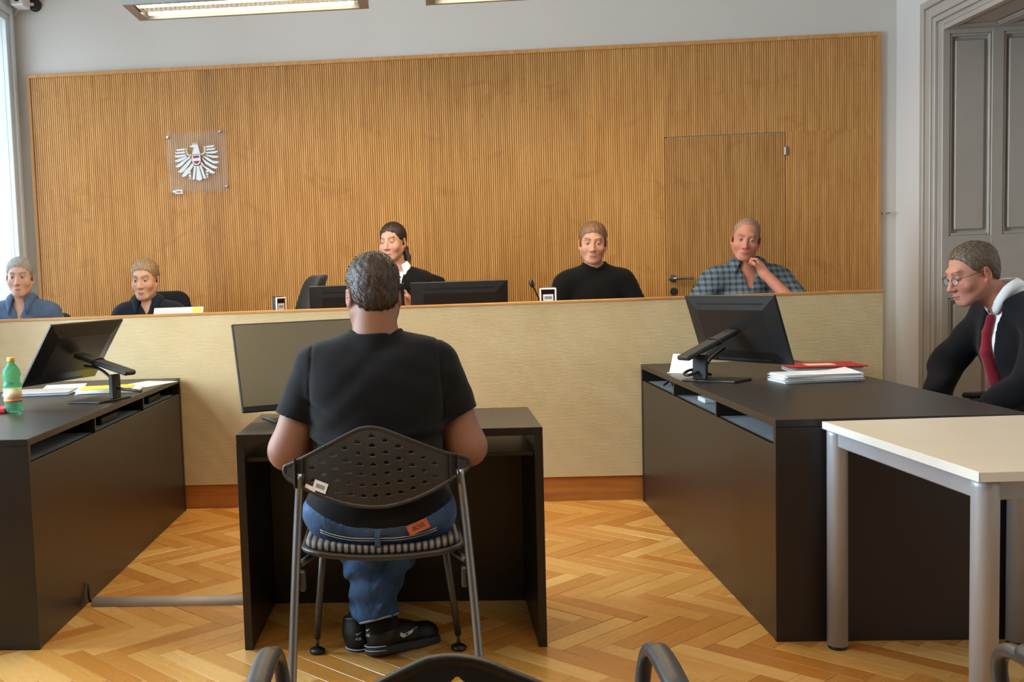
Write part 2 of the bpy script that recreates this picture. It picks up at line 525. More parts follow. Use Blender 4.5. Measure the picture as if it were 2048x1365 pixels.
panelled(0, .76, 0, 1.69, [(.045, .295), (.365, .615)], [(.10, .80), (.92, 1.62)], T, dr, 'soffit')
MB().box((0, -(OPY1 - OPY0), 0), (.76, -(OPY1 - OPY0) + .03, OPZ)).build('near_jamb', MAT['trim'], dr)
MB().box((.70, -(OPY1 - OPY0), 0), (.76, -.06, OPZ - .06), .004).build('door_leaf', MAT['trim'], dr)

# ---- slatted wood panelling on the back wall
PY = 7.70                              # front of slats
PX0, PX1, PZ0, PZ1 = -2.842, 3.080, 0.22, 2.793
DX0, DX1, DZ1 = 1.632, 2.444, 2.146
pan = tag(empty('wood_panelling', (0, PY, PZ0)), 'honey coloured ribbed wood panelling covering the wall behind the bench', 'wall panelling', None, 'thing')
PITCH_S = .01530
def ribbed(name, x0, x1, z0, z1, parent, ox=0, oz=0, oy=0):
    n = max(1, round((x1 - x0) / PITCH_S)); p = (x1 - x0) / n
    mb = MB(); prof = []
    for i in range(n):
        a = x0 + i * p
        prof += [(a, .009), (a + p * .17, .009), (a + p * .20, .0012), (a + p * .26, 0), (a + p * .91, 0), (a + p * .97, .0012)]
    prof.append((x1, .009)); prof[-2] = (prof[-2][0], .0012)
    vs = [(x - ox, y - oy, z - oz) for z in (z0, z1) for x, y in prof]
    m = len(prof)
    fs = [(i, i + 1, m + i + 1, m + i) for i in range(m - 1)]
    mb.add(vs, fs)
    mi = [0] * len(fs)
    for i in range(len(fs)):
        if i % 6 == 0: mi[i] = 1
    mb.mi = mi
    mb.box((x0 - ox, .010 - oy, z0 - oz), (x1 - ox, .016 - oy, z1 - oz), mi=1)
    return mb.build(name, [MAT['panel'], MAT['panel_back']], parent)
edges = [PX0 + .026, -2.30, -1.60, -1.46, -.75, -.045, .56, 1.10, DX0]
for a, b in zip(edges, edges[1:]): ribbed('ribbed_panel', a, b, 0, PZ1 - PZ0 - .026, pan)
ribbed('ribbed_panel', DX0, DX1, DZ1 - PZ0 + .008, PZ1 - PZ0 - .026, pan)
ribbed('ribbed_panel', DX1 + .003, PX1 - .026, 0, DZ1 - PZ0 + .008, pan)
ribbed('ribbed_panel', DX1, PX1 - .026, DZ1 - PZ0 + .008, PZ1 - PZ0 - .026, pan)
MB().box((PX0, -.012, PZ1 - PZ0 - .026), (PX1, .018, PZ1 - PZ0), .002).build('frame_rail', MAT['frame_wood'], pan)
for a in (PX0, PX1 - .026): MB().box((a, -.012, 0), (a + .026, .018, PZ1 - PZ0 - .026), .002).build('frame_stile', MAT['frame_wood'], pan)
d1 = tag(empty('door_1', (DX0, PY, PZ0)), 'concealed ribbed wood door with steel lever in the panelling', None, None, 'structure')
ribbed('door_leaf', DX0 + .002, DX1, 0, DZ1 - PZ0, d1, DX0)
hd = MB().lathe([(.026, 0), (.026, .008), (.024, .010)], n=24, T=Matrix.Translation((.045, -.001, .96)) @ Matrix.Rotation(PI / 2, 4, 'X')).build('handle_rose', MAT['steel'], d1)
MB().tube([(.045, -.008, .96), (.045, -.048, .96), (.052, -.056, .96), (.065, -.058, .96), (.175, -.058, .958)], .0095, 12).build('lever', MAT['steel'], hd)
MB().lathe([(.026, 0), (.026, .006), (.024, .008)], n=24, T=Matrix.Translation((.052, -.001, .87)) @ Matrix.Rotation(PI / 2, 4, 'X')).build('lock_rose', mat_plain('dark_steel', '55524e', .4, .8), d1)
MB().box((DX1 - DX0 - .006, -.016, 1.775), (DX1 - DX0 + .014, .002, 1.835), .004).build('hinge', MAT['steel'], d1)
pin = MB().tube([(3.09, YB, 1.573), (3.09, 7.66, 1.573)], .006, 10).box((3.085, 7.655, 1.568), (3.13, 7.662, 1.578), .001).build('wall_hook', MAT['steel'])
tag(pin, 'small dark metal hook on the wall right of the panelling', 'hook')

# ================================================================== judges bench
BX0, BX1, BY, BZ0, BZ1 = -2.93, 2.376, 5.91, 0.135, 1.098
bench = tag(empty('judges_bench', (0, BY, 0)), 'long raised bench with a wavy ribbed champagne front and wooden top edge', 'bench')
m = NT('bench_front_relief'); v = m.coords('Object')
m.l(m.ramp(m.noise(v, 3, 3), [(.3, lin('c8ae7e')), (.7, lin('d2ba8e'))]), m.bsdf.inputs['Base Color'])
m.set(Roughness=.36); m.bsdf.inputs['Specular IOR Level'].default_value = .6
MAT['relief'] = m.mat
nx, nr = 620, 124
zz, amp = [], []
for i in range(nr):
    for q, a in ((0, 0), (.34, 1), (.66, 1)): zz.append((i + q) / nr); amp.append(a)
zz.append(1); amp.append(0)
zz, amp = np.array(zz), np.array(amp)
X, Zt = np.meshgrid(np.linspace(BX0, BX1, nx), zz)
Hh = BZ1 - .014 - BZ0
row = np.round(Zt * nr * 1.0)
wob = .0008 * np.sin(X * 2 * PI / .083 + 11 * Zt + 1.7 * np.sin(X * 5.1 + Zt * 7)) + .0006 * np.sin(X * 2 * PI / .047 - 16 * Zt + 2 * np.sin(X * 3.3)) + .0008 * np.sin(X * 2 * PI / .131 + 23 * Zt)
Zw = BZ0 + Zt * Hh + wob * (np.minimum(Zt, 1 - Zt) * 40).clip(0, 1)
Yw = -.0036 * amp[:, None] * (0.85 + .2 * np.sin(X * 41 + Zt * 37 + 2 * np.sin(X * 11))) 
V = np.stack([X, Yw, Zw], -1).reshape(-1, 3)
ii = (np.arange(len(zz) - 1)[:, None] * nx + np.arange(nx - 1)[None]).ravel()
me = bpy.data.meshes.new('relief_front'); me.from_pydata(V.tolist(), [], np.stack([ii, ii + 1, ii + nx + 1, ii + nx], -1).tolist())
me.polygons.foreach_set('use_smooth', [True] * len(me.polygons))
o = link('relief_front', me, MAT['relief'], bench)
MB().box((BX0, .0005, BZ0), (BX1, .06, BZ1 - .014)).build('parapet', MAT['relief'], bench)
MB().box((BX0, -.006, BZ1 - .014), (BX1 + .006, .075, BZ1), .002).build('top_edge', MAT['cap'], bench)
MB().box((BX0, .018, 0), (BX1 - .02, .06, BZ0)).build('plinth', MAT['plinth'], bench)
MB().box((BX1 - .03, .061, .22), (BX1, .70, BZ1 - .014), .002).build('end_panel', MAT['relief'], bench)
MB().box((BX0, .061, .92), (BX1 - .031, .68, .95), .003).build('worktop', MAT['cap'], bench)
struct('floor_podium', MB().box((XL, BY + .061, 0), (BX1 - .03, PY - .012, .22)), MAT['plinth'], 'low wooden podium behind the judges bench')

# ================================================================== dark desks
def side_desk(x_aisle, sgn, label):
    """2.3 m desk; aisle face at x_aisle, body extends by sgn*0.8; open cable slot under the top"""
    e = tag(empty('courtroom_desk', (x_aisle, 3.60, 0)), label, 'desk', 'matching dark desks along the sides')
    L, W = 2.28, .80
    def bx(name, x0, x1, y0, y1, z0, z1, mat='desk', c=.0015):
        a, b = sorted((x0 * sgn, x1 * sgn))
        return MB().box((a, y0, z0), (b, y1, z1), c).build(name, MAT[mat], e)
    bx('desk_top', 0, W, 0, L, .719, .744)
    bx('end_panel', 0, W, 0, .024, 0, .7187)
    bx('end_panel', 0, W, L - .024, L, 0, .7187)
    bx('aisle_panel', .003, .022, .0243, L - .0243, 0, .657)
    bx('cable_tray', .0225, .26, .0243, L - .0243, .640, .652, 'felt')
    bx('tray_back', .26, .275, .0243, L - .0243, .40, .7187, 'desk_side')
    for t in (.335, .667): bx('slot_divider', .004, .259, L * t - .007, L * t + .007, .6575, .7187)
    return e
rdesk = side_desk(1.108, 1, 'dark brown desk with cable slot on the right, behind the white table')
ldesk = side_desk(-1.400, -1, 'dark brown desk with cable slot on the left, carrying the green bottle')
cdesk = tag(empty('witness_desk', (-.160, 3.575, 0)), 'small dark brown desk with shelf in the middle, before the seated man', 'desk')
def bx(name, lo, hi, mat='desk', c=.0015): return MB().box(lo, hi, c).build(name, MAT[mat], cdesk)
bx('desk_top', (-.512, 0, .717), (.512, .555, .744))
bx('side_panel', (-.512, 0, 0), (-.484, .555, .7168)); bx('side_panel', (.484, 0, 0), (.512, .555, .7168))
bx('shelf', (-.4838, .03, .645), (.4838, .552, .660))
bx('modesty_panel', (-.4838, .53, 0), (.4838, .55, .6445))
# pieces lying in the cable trays
for x, y, rz in ((1.20, 5.45, .3), (1.19, 5.62, -.5)):
    o = MB().tube(smooth_path([(0, -.06, 0), (.02, -.03, .02), (-.01, .02, .03), (.02, .07, .0)], 5), .005, 8).build('cable_clip', MAT['black']); o.location = (x, y, .659); o.rotation_euler.z = rz
    tag(o, 'black cable loop in the far slot of the right desk, ' + ('nearer to us' if y < 5.5 else 'nearer the bench'), 'cable', 'loose cable loops in the right desk')
o = MB().box((-.03, -.06, 0), (.03, .06, .022), .004).box((-.02, .06, .006), (.02, .085, .018), .003).build('power_adapter', MAT['white']); o.location = (1.21, 4.88, .6525); tag(o, 'pale power adapter in the middle slot of the right desk', 'adapter')
for x, y, lb in ((-1.49, 5.55, 'dark socket block in the far slot of the left desk'), (-1.49, 4.75, 'dark socket block in the middle slot of the left desk')):
    o = MB().box((-.03, -.12, 0), (.03, .12, .035), .006)
    for t in (-.07, 0, .07): o.lathe([(.018, 0), (.018, .004)], (0, t, .035), 14)
    o = o.build('socket_strip', MAT['black']); o.location = (x, y, .6525); tag(o, lb, 'socket strip')

# floor cable duct
mb = MB(); n = 10
prof = [(.042 * math.cos(PI * k / n), .026 * math.sin(PI * k / n)) for k in range(n + 1)]
L0 = .70
vs = [(x, y, z) for x in (0, L0) for y, z in prof]
mb.add(vs, [(k + 1, k, n + 1 + k, n + 2 + k) for k in range(n)], True)
mb.f += [tuple(range(n + 1)), tuple(reversed(range(n + 1, 2 * n + 2)))]; mb.sm += [False] * 2; mb.mi += [0] * 2
duct = mb.build('cable_duct', mat_plain('grey_duct', 'a1968a', .5), fix=True); duct.location = (-1.375, 4.135, .0006)
tag(duct, 'grey half-round cable duct on the floor left of the middle desk', 'cable duct')
cb = MB().tube(smooth_path([(-1.374, 4.13, .012), (-1.388, 4.12, .02), (-1.392, 4.125, .06), (-1.394, 4.14, .085)], 5), .005, 8).build('power_cable', MAT['black'])
tag(cb, 'short black cable rising from the duct end beside the left desk', 'cable')

# ================================================================== white table
tt = tag(empty('white_table', (1.248, 3.567, 0), math.radians(2.4)), 'cream topped table with four round silver legs at lower right', 'table')
MB().box((0, -.925, .716), (.635, 0, .740), .0015).build('table_top', [MAT['table_top']], tt)
ed = MB().box((-.002, -.927, .7165), (.0, .002, .7395)).box((-.002, -.927, .7165), (.637, -.925, .7395)).box((.635, -.927, .7165), (.637, .002, .7395)).box((-.002, 0, .7165), (.637, .002, .7395)).build('edge_band', MAT['table_edge'], tt)
for x, y in ((.032, -.034), (.034, -.888), (.603, -.034), (.603, -.888)):
    lg = MB().lathe([(.0315, .012), (.0315, .70), (.0315, .7155)], (x, y, 0), 28).build('leg', MAT['table_leg'], tt)
    MB().lathe([(.027, 0), (.029, .004), (.029, .012)], (x, y, 0), 24).build('foot_cap', MAT['black'], lg)
for lo, hi in (((.062, -.055, .665), (.573, -.03, .7155)), ((.062, -.895, .665), (.573, -.87, .7155)), ((.02, -.856, .665), (.045, -.066, .7155)), ((.59, -.856, .665), (.615, -.066, .7155))):
    MB().box(lo, hi, .003).build('apron_rail', MAT['table_leg'], tt)

# ================================================================== pendant lights
def pendant(x0, y0, label, dim=1.0):
    e = tag(empty('pendant_light', (x0, y0, 2.69)), label, 'ceiling light', 'suspended strip lights')
    L, W, H = 1.245, .345, .045
    fr = MB()
    fr.box((0, 0, 0), (L, .022, H), .002); fr.box((0, W - .022, 0), (L, W, H), .002)
    fr.box((0, .022, 0), (.05, W - .022, H), .002); fr.box((L - .05, .022, 0), (L, W - .022, H), .002)
    fr.build('housing', MAT['housing'], e)
    MB().box((.05, .022, .030), (L - .05, W - .022, .034)).build('reflector', MAT['reflector'], e)
    MB().box((.05, W / 2 - .006, .004), (L - .05, W / 2 + .006, .030), .001).build('centre_rib', MAT['housing'], e)
    for yy, nm in ((W * .74, 1), (W * .26, 0)):
        MB().tube([(.075, yy, .018), (L - .075, yy, .016)], .014, 12).build('lamp_tube', MAT['tube'], e)
    lv = MB()
    for k in range(46):
        x = .06 + k * (L - .12) / 45
        lv.box((x - .0008, .024, .006), (x + .0008, W / 2 - .008, .026))
    lv.build('louvre', MAT['reflector'], e)
    for xx in (.2, L - .2):
        MB().tube([(xx, W / 2, H), (xx, W / 2, ZC - 2.69)], .0015, 6).build('suspension_wire', MAT['steel'], e)
    area_light('lamp_glow', (L / 2, W / 2, -.006), (0, 0, -1), L - .1, W - .06, LAMP_POWER * dim, LAMP_COLOR, e)
    area_light('lamp_uplight', (L / 2, W / 2, H + .01), (0, 0, 1), L - .1, W - .06, LAMP_POWER * .12 * dim, LAMP_COLOR, e)
    return e
MAT['housing'] = mat_plain('anodised_housing', '8b8882', .4, .5)
MAT['reflector'] = mat_plain('reflector', 'e8e2d2', .25, .2)
MAT['tube'] = mat_emit('lit_tube', 'fff2d8', 9)
pendant(-1.532, 5.56, 'grey framed strip light hanging at top left, fully in view')
pendant(.016, 5.56, 'grey framed strip light hanging at top centre, cut by the frame')
pendant(-1.532, 1.6, 'strip light hanging in the rear row nearer the windows', .5)
pendant(.016, 1.6, 'strip light hanging in the rear row above the spectators', .5)

# security camera high in the left corner
sc = tag(empty('security_camera', (-2.80, 7.72, 3.28)), 'small white security camera high in the left corner', 'security camera')
MB().lathe([(.045, 0), (.045, .03), (.03, .035)], n=20, T=Matrix.Translation((.05, 0, 0)) @ Matrix.Rotation(PI / 2, 4, 'X')).build('mount', MAT['black_soft'], sc)
MB().tube([(.045, -.03, 0), (.0, -.055, 0)], .012, 10).build('neck', MAT['white'], sc)
MB().box((-.06, -.20, -.04), (.03, -.05, .035), .008).build('camera_body', MAT['white'], sc)
MB().lathe([(.020, 0), (.020, .008), (.012, .010)], n=20, T=Matrix.Translation((-.012, -.199, .002)) @ Matrix.Rotation(PI / 2, 4, 'X')).build('lens', MAT['black'], sc)
MB().tube(smooth_path([(-.05, -.06, -.02), (-.10, -.04, -.07), (-.13, -.02, -.02), (-.14, -.01, .06)], 6), .004, 8).build('cable', MAT['white'], sc)

# ================================================================== implicit surfaces (smooth unions, meshed with surface nets)
def V3(*a): return np.array(a, dtype=np.float64)
def nrm(v): v = np.asarray(v, float); return v / (np.linalg.norm(v) + 1e-12)
class Sdf:
    """list of (kind, params, blend radius, sign)"""
    def __init__(s): s.p = []
    def cone(s, a, b, ra, rb, k=.02, cut=False, cut0=False):
        s.p.append(('c', (V3(*a), V3(*b), ra, rb, cut, cut0), k, 1)); return s
    def ball(s, c, r, k=.02, R=None, neg=False):
        r = V3(*(r if hasattr(r, '__len__') else (r, r, r)))
        s.p.append(('e', (V3(*c), r, None if R is None else np.array(R)), k, -1 if neg else 1)); return s
    def chain(s, pts, rs, k=.02):
        for i in range(len(pts) - 1): s.cone(pts[i], pts[i + 1], rs[i], rs[i + 1], k)
        return s
    def extend(s, o, grow=0.0):
        for kind, q, k, sg in o.p:
            if kind == 'c': q = (q[0], q[1], q[2] + grow, q[3] + grow, q[4], q[5])
            elif kind == 'e': q = (q[0], q[1] + grow, q[2])
            s.p.append((kind, q, k, sg))
        return s
    def fn(s, f, k=.002, neg=False):
        s.p.append(('f', f, k, -1 if neg else 1)); return s
    def __call__(s, P):
        d = None
        for kind, q, k, sg in s.p:
            if kind == 'c':
                a, b, ra, rb, cut, cut0 = q
                ba = b - a; L2 = ba @ ba
                pa = P - a
                t = (pa @ ba) / L2
                tc = np.clip(t, 0, 1)
                e = np.sqrt(((pa - tc[:, None] * ba) ** 2).sum(1)) - (ra + (rb - ra) * tc)
                if cut: e = np.maximum(e, (t - 1) * math.sqrt(L2))
                if cut0: e = np.maximum(e, -t * math.sqrt(L2))
            elif kind == 'e':
                c, r, R = q
                x = P - c
                if R is not None: x = x @ R
                k0 = np.sqrt(((x / r) ** 2).sum(1)); k1 = np.sqrt(((x / r ** 2) ** 2).sum(1)) + 1e-9
                e = k0 * (k0 - 1) / k1
                e = np.where(k0 < 1e-4, -r.min(), e)
            else:
                e = q(P)
            if d is None: d = e; continue
            if sg > 0:
                h = np.clip(.5 + .5 * (d - e) / k, 0, 1)
                d = d * (1 - h) + e * h - k * h * (1 - h)
            else:
                h = np.clip(.5 - .5 * (d + e) / k, 0, 1)
                d = d * (1 - h) + (-e) * h + k * h * (1 - h)
        return d

def axis(lo, hi, h, fine=None):
    """grid coordinates with spacing h, or finer inside fine=(a, b, hf)"""
    out = [lo]
    while out[-1] < hi:
        x = out[-1]
        if fine and fine[0] - h < x < fine[1]: out.append(x + fine[2])
        else: out.append(x + h)
    return np.array(out)

def surface_nets(f, xs, ys, zs, B=4):
    nx, ny, nz = len(xs), len(ys), len(zs)
    # coarse pass: which blocks can hold the surface
    def blocks_of(a):
        i0 = np.arange(0, len(a) - 1, B); i1 = np.minimum(i0 + B, len(a) - 1)
        return i0, i1, (a[i0] + a[i1]) / 2, (a[i1] - a[i0]) / 2
    bx, by, bz = blocks_of(xs), blocks_of(ys), blocks_of(zs)
    C = np.stack(np.meshgrid(bx[2], by[2], bz[2], indexing='ij'), -1).reshape(-1, 3)
    Hf = np.sqrt((np.stack(np.meshgrid(bx[3], by[3], bz[3], indexing='ij'), -1) ** 2).sum(-1)).reshape(-1)
    D = f(C)
    act = np.abs(D) < Hf * 1.3 + .005
    vol = np.full((nx, ny, nz), 1.0, dtype=np.float32)
    need = np.zeros((nx, ny, nz), dtype=bool)
    sh = (len(bx[0]), len(by[0]), len(bz[0]))
    A3 = act.reshape(sh); D3 = D.reshape(sh)
    ix = np.minimum(np.arange(nx) // B, sh[0] - 1); iy = np.minimum(np.arange(ny) // B, sh[1] - 1); iz = np.minimum(np.arange(nz) // B, sh[2] - 1)
    vol[:] = np.where(D3 < 0, -1.0, 1.0).astype(np.float32)[np.ix_(ix, iy, iz)]
    for i, j, k in np.argwhere(A3):
        need[bx[0][i]:bx[1][i] + 1, by[0][j]:by[1][j] + 1, bz[0][k]:bz[1][k] + 1] = True
    I = np.argwhere(need)
    P = np.stack([xs[I[:, 0]], ys[I[:, 1]], zs[I[:, 2]]], -1)
    vals = np.concatenate([f(P[q:q + 200000]) for q in range(0, len(P), 200000)]) if len(P) else np.zeros(0)
    vol[I[:, 0], I[:, 1], I[:, 2]] = vals
    neg = vol < 0
    cnt = np.zeros((nx - 1, ny - 1, nz - 1), dtype=np.int8)
    for a in (0, 1):
        for b in (0, 1):
            for c in (0, 1): cnt += neg[a:nx - 1 + a, b:ny - 1 + b, c:nz - 1 + c]
    cells = np.argwhere((cnt > 0) & (cnt < 8))
    idx = np.full((nx - 1, ny - 1, nz - 1), -1, dtype=np.int32)
    idx[cells[:, 0], cells[:, 1], cells[:, 2]] = np.arange(len(cells))
    acc = np.zeros((len(cells), 3)); num = np.zeros(len(cells))
    co = [(a, b, c) for a in (0, 1) for b in (0, 1) for c in (0, 1)]
    cv = {q: vol[cells[:, 0] + q[0], cells[:, 1] + q[1], cells[:, 2] + q[2]].astype(float) for q in co}
    cp = {q: np.stack([xs[cells[:, 0] + q[0]], ys[cells[:, 1] + q[1]], zs[cells[:, 2] + q[2]]], -1) for q in co}
    for q in co:
        for ax in range(3):
            if q[ax]: continue
            w = list(q); w[ax] = 1; w = tuple(w)
            a, b = cv[q], cv[w]
            m = (a < 0) != (b < 0)
            t = np.where(m, a / np.where(m, a - b, 1), 0)
            acc += np.where(m[:, None], cp[q] + (cp[w] - cp[q]) * t[:, None], 0); num += m
    verts = acc / num[:, None]
    faces = []
    for ax in range(3):
        sl0 = [slice(None)] * 3; sl1 = [slice(None)] * 3
        sl0[ax] = slice(0, -1); sl1[ax] = slice(1, None)
        n0, n1 = neg[tuple(sl0)], neg[tuple(sl1)]
        E = np.argwhere(n0 != n1)
        o1, o2 = [(1, 2), (2, 0), (0, 1)][ax]
        dims = np.array([nx - 1, ny - 1, nz - 1])
        ok = (E[:, o1] > 0) & (E[:, o2] > 0) & (E[:, o1] < dims[o1]) & (E[:, o2] < dims[o2])
        E = E[ok]
        inside = n0[E[:, 0], E[:, 1], E[:, 2]]
        q = []
        for d1, d2 in ((0, 0), (-1, 0), (-1, -1), (0, -1)):
            G = E.copy(); G[:, o1] += d1; G[:, o2] += d2
            q.append(idx[G[:, 0], G[:, 1], G[:, 2]])
        q = np.stack(q, -1)
        good = (q >= 0).all(1)
        q, inside = q[good], inside[good]
        q[~inside] = q[~inside][:, ::-1]
        faces.append(q)
    return verts, np.concatenate(faces)

def sdf_mesh(name, f, lo, hi, h, fine=None, mat=None, parent=None, relax=1):
    """fine: dict axis -> (a, b, hf)"""
    fine = fine or {}
    ax = [axis(lo[i], hi[i], h, fine.get(i)) for i in range(3)]
    v, q = surface_nets(f, *ax)
    if relax:                                   # light smoothing of the net
        for _ in range(relax):
            A = np.concatenate([q[:, i] for i in range(4)] + [q[:, (i + 1) % 4] for i in range(4)])
            Bq = np.concatenate([q[:, (i + 1) % 4] for i in range(4)] + [q[:, i] for i in range(4)])
            n = np.bincount(A, minlength=len(v))
            s = np.stack([np.bincount(A, v[Bq, c], minlength=len(v)) for c in range(3)], -1)
            v = v * .6 + .4 * s / np.maximum(n, 1)[:, None]
    me = bpy.data.meshes.new(name)
    me.vertices.add(len(v)); me.vertices.foreach_set('co', v.astype(np.float32).ravel())
    me.loops.add(len(q) * 4); me.loops.foreach_set('vertex_index', q.astype(np.int32).ravel())
    me.polygons.add(len(q)); me.polygons.foreach_set('loop_start', np.arange(0, len(q) * 4, 4, dtype=np.int32))
    me.polygons.foreach_set('use_smooth', np.ones(len(q), dtype=bool))
    me.update(calc_edges=True); me.validate()
    return link(name, me, mat, parent)

def poly_dist(P2, poly):
    """signed distance to a closed polygon, negative inside"""
    poly = np.array(poly, float); n = len(poly)
    d = np.full(len(P2), 1e9); s = np.ones(len(P2))
    for i in range(n):
        a, b = poly[i], poly[(i + 1) % n]
        e = b - a; w = P2 - a
        t = np.clip((w @ e) / (e @ e), 0, 1)
        d = np.minimum(d, ((w - t[:, None] * e) ** 2).sum(1))
        c1 = P2[:, 1] >= a[1]; c2 = P2[:, 1] < b[1]; c3 = e[0] * w[:, 1] > e[1] * w[:, 0]
        flip = (c1 & c2 & c3) | (~c1 & ~c2 & ~c3)
        s = np.where(flip, -s, s)
    return s * np.sqrt(d)

def vcol(me, cols, name='Col'):
    at = me.color_attributes.new(name, 'FLOAT_COLOR', 'POINT')
    at.data.foreach_set('color', np.concatenate([cols, np.ones((len(cols), 1))], 1).astype(np.float32).ravel())

# ================================================================== stacking chairs with perforated backs
def catmull2(pts, n=6):
    P = [np.array(p, float) for p in pts]; m = len(P); out = []
    for i in range(m):
        a, b, c, d = P[i - 1], P[i], P[(i + 1) % m], P[(i + 2) % m]
        for k in range(n):
            t = k / n
            out.append(.5 * (2 * b + (c - a) * t + (2 * a - 5 * b + 4 * c - d) * t * t + (3 * b - a - 3 * c + d) * t ** 3))
    return out
_op = [(90, 455), (105, 410), (150, 392), (280, 332), (560, 195), (790, 82), (870, 58), (960, 55), (1060, 75), (1200, 132), (1600, 300), (1840, 375), (1880, 420), (1868, 490), (1750, 570), (1500, 700), (1250, 790), (1000, 830), (700, 795), (400, 690), (160, 565), (98, 500)]
def c2l(x, y):   # drawing units to metres, centre of the back at (985, 440)
    return ((x - 985) * .000303, -(y - 455) * .000303)
BACK_OUT = catmull2([c2l(*p) for p in _op], 5)
_holes = []
for cx, rows in ((950, (145, 232, 322, 412, 508, 602, 704)),):
    for y in rows: _holes.append((cx + (y - 145) * .045, y))
for k, dx in enumerate((118, 238, 358, 470, 575)):
    top = 145 + [48, 105, 165, 225, 285][k]
    rows = [(195, 303, 402, 498, 598, 700), (250, 365, 470, 578, 682), (310, 430, 540, 650), (368, 490, 598), (428, 545)][k]
    for y in rows:
        _holes.append((950 + 18 + dx * .99 + (y - 400) * .03, y - 4)); _holes.append((950 - 8 - dx + (y - 300) * .09, y + 2))
HOLES = [c2l(*h) for h in _holes if not (h[0] < 500 and h[1] > 560)]
def chair_back_sdf(P):
    x, y, z = P[:, 0], P[:, 1], P[:, 2]
    out = poly_dist(P[:, [0, 2]], BACK_OUT)
    bend = .055 * (x / .27) ** 2 + .018 * (z / .11) ** 2 * .6       # shell curves forward at the sides
    yy = y - bend
    shell = np.maximum(np.abs(yy) - .0022, out + .002)
    rim = np.sqrt(np.maximum(np.abs(out + .003) - .002, 0) ** 2 + np.maximum(np.abs(yy) - .004, 0) ** 2) - .0028
    d = np.minimum(shell, rim)
    for hx, hz in HOLES:
        m = (np.abs(x - hx) < .014) & (np.abs(z - hz) < .014)
        if not m.any(): continue
        X, Z = x[m] - hx, z[m] - hz
        t = np.maximum(-Z - .0036, (Z * .80 + np.abs(X) * .60) - .0034)
        d[m] = np.maximum(d[m], -t)
    return d
MAT['chair_shell'] = mat_plain('dark_grey_shell', '2a2724', .45, var=.08, bump=.08, bscale=700)
m = NT('striped_cushion'); v = m.coords('Object')
wv = m.n('ShaderNodeTexWave'); wv.wave_type = 'BANDS'; wv.bands_direction = 'X'; wv.inputs['Scale'].default_value = 16.5; wv.inputs['Distortion'].default_value = .3; wv.inputs['Detail'].default_value = 1
m.l(v, wv.inputs[0])
m.l(m.ramp(wv.outputs[0], [(.30, lin('17171a')), (.50, lin('77706a'))]), m.bsdf.inputs['Base Color']); m.set(Roughness=.9)
m.bump(wv.outputs[0], .3, .004); MAT['stripe'] = m.mat

def tube_part(name, pts, r, mat, parent, n=12, flat=1.0, smooth=0):
    return MB().tube(smooth_path(pts, smooth) if smooth else pts, r, n, flat=flat).build(name, mat, parent)

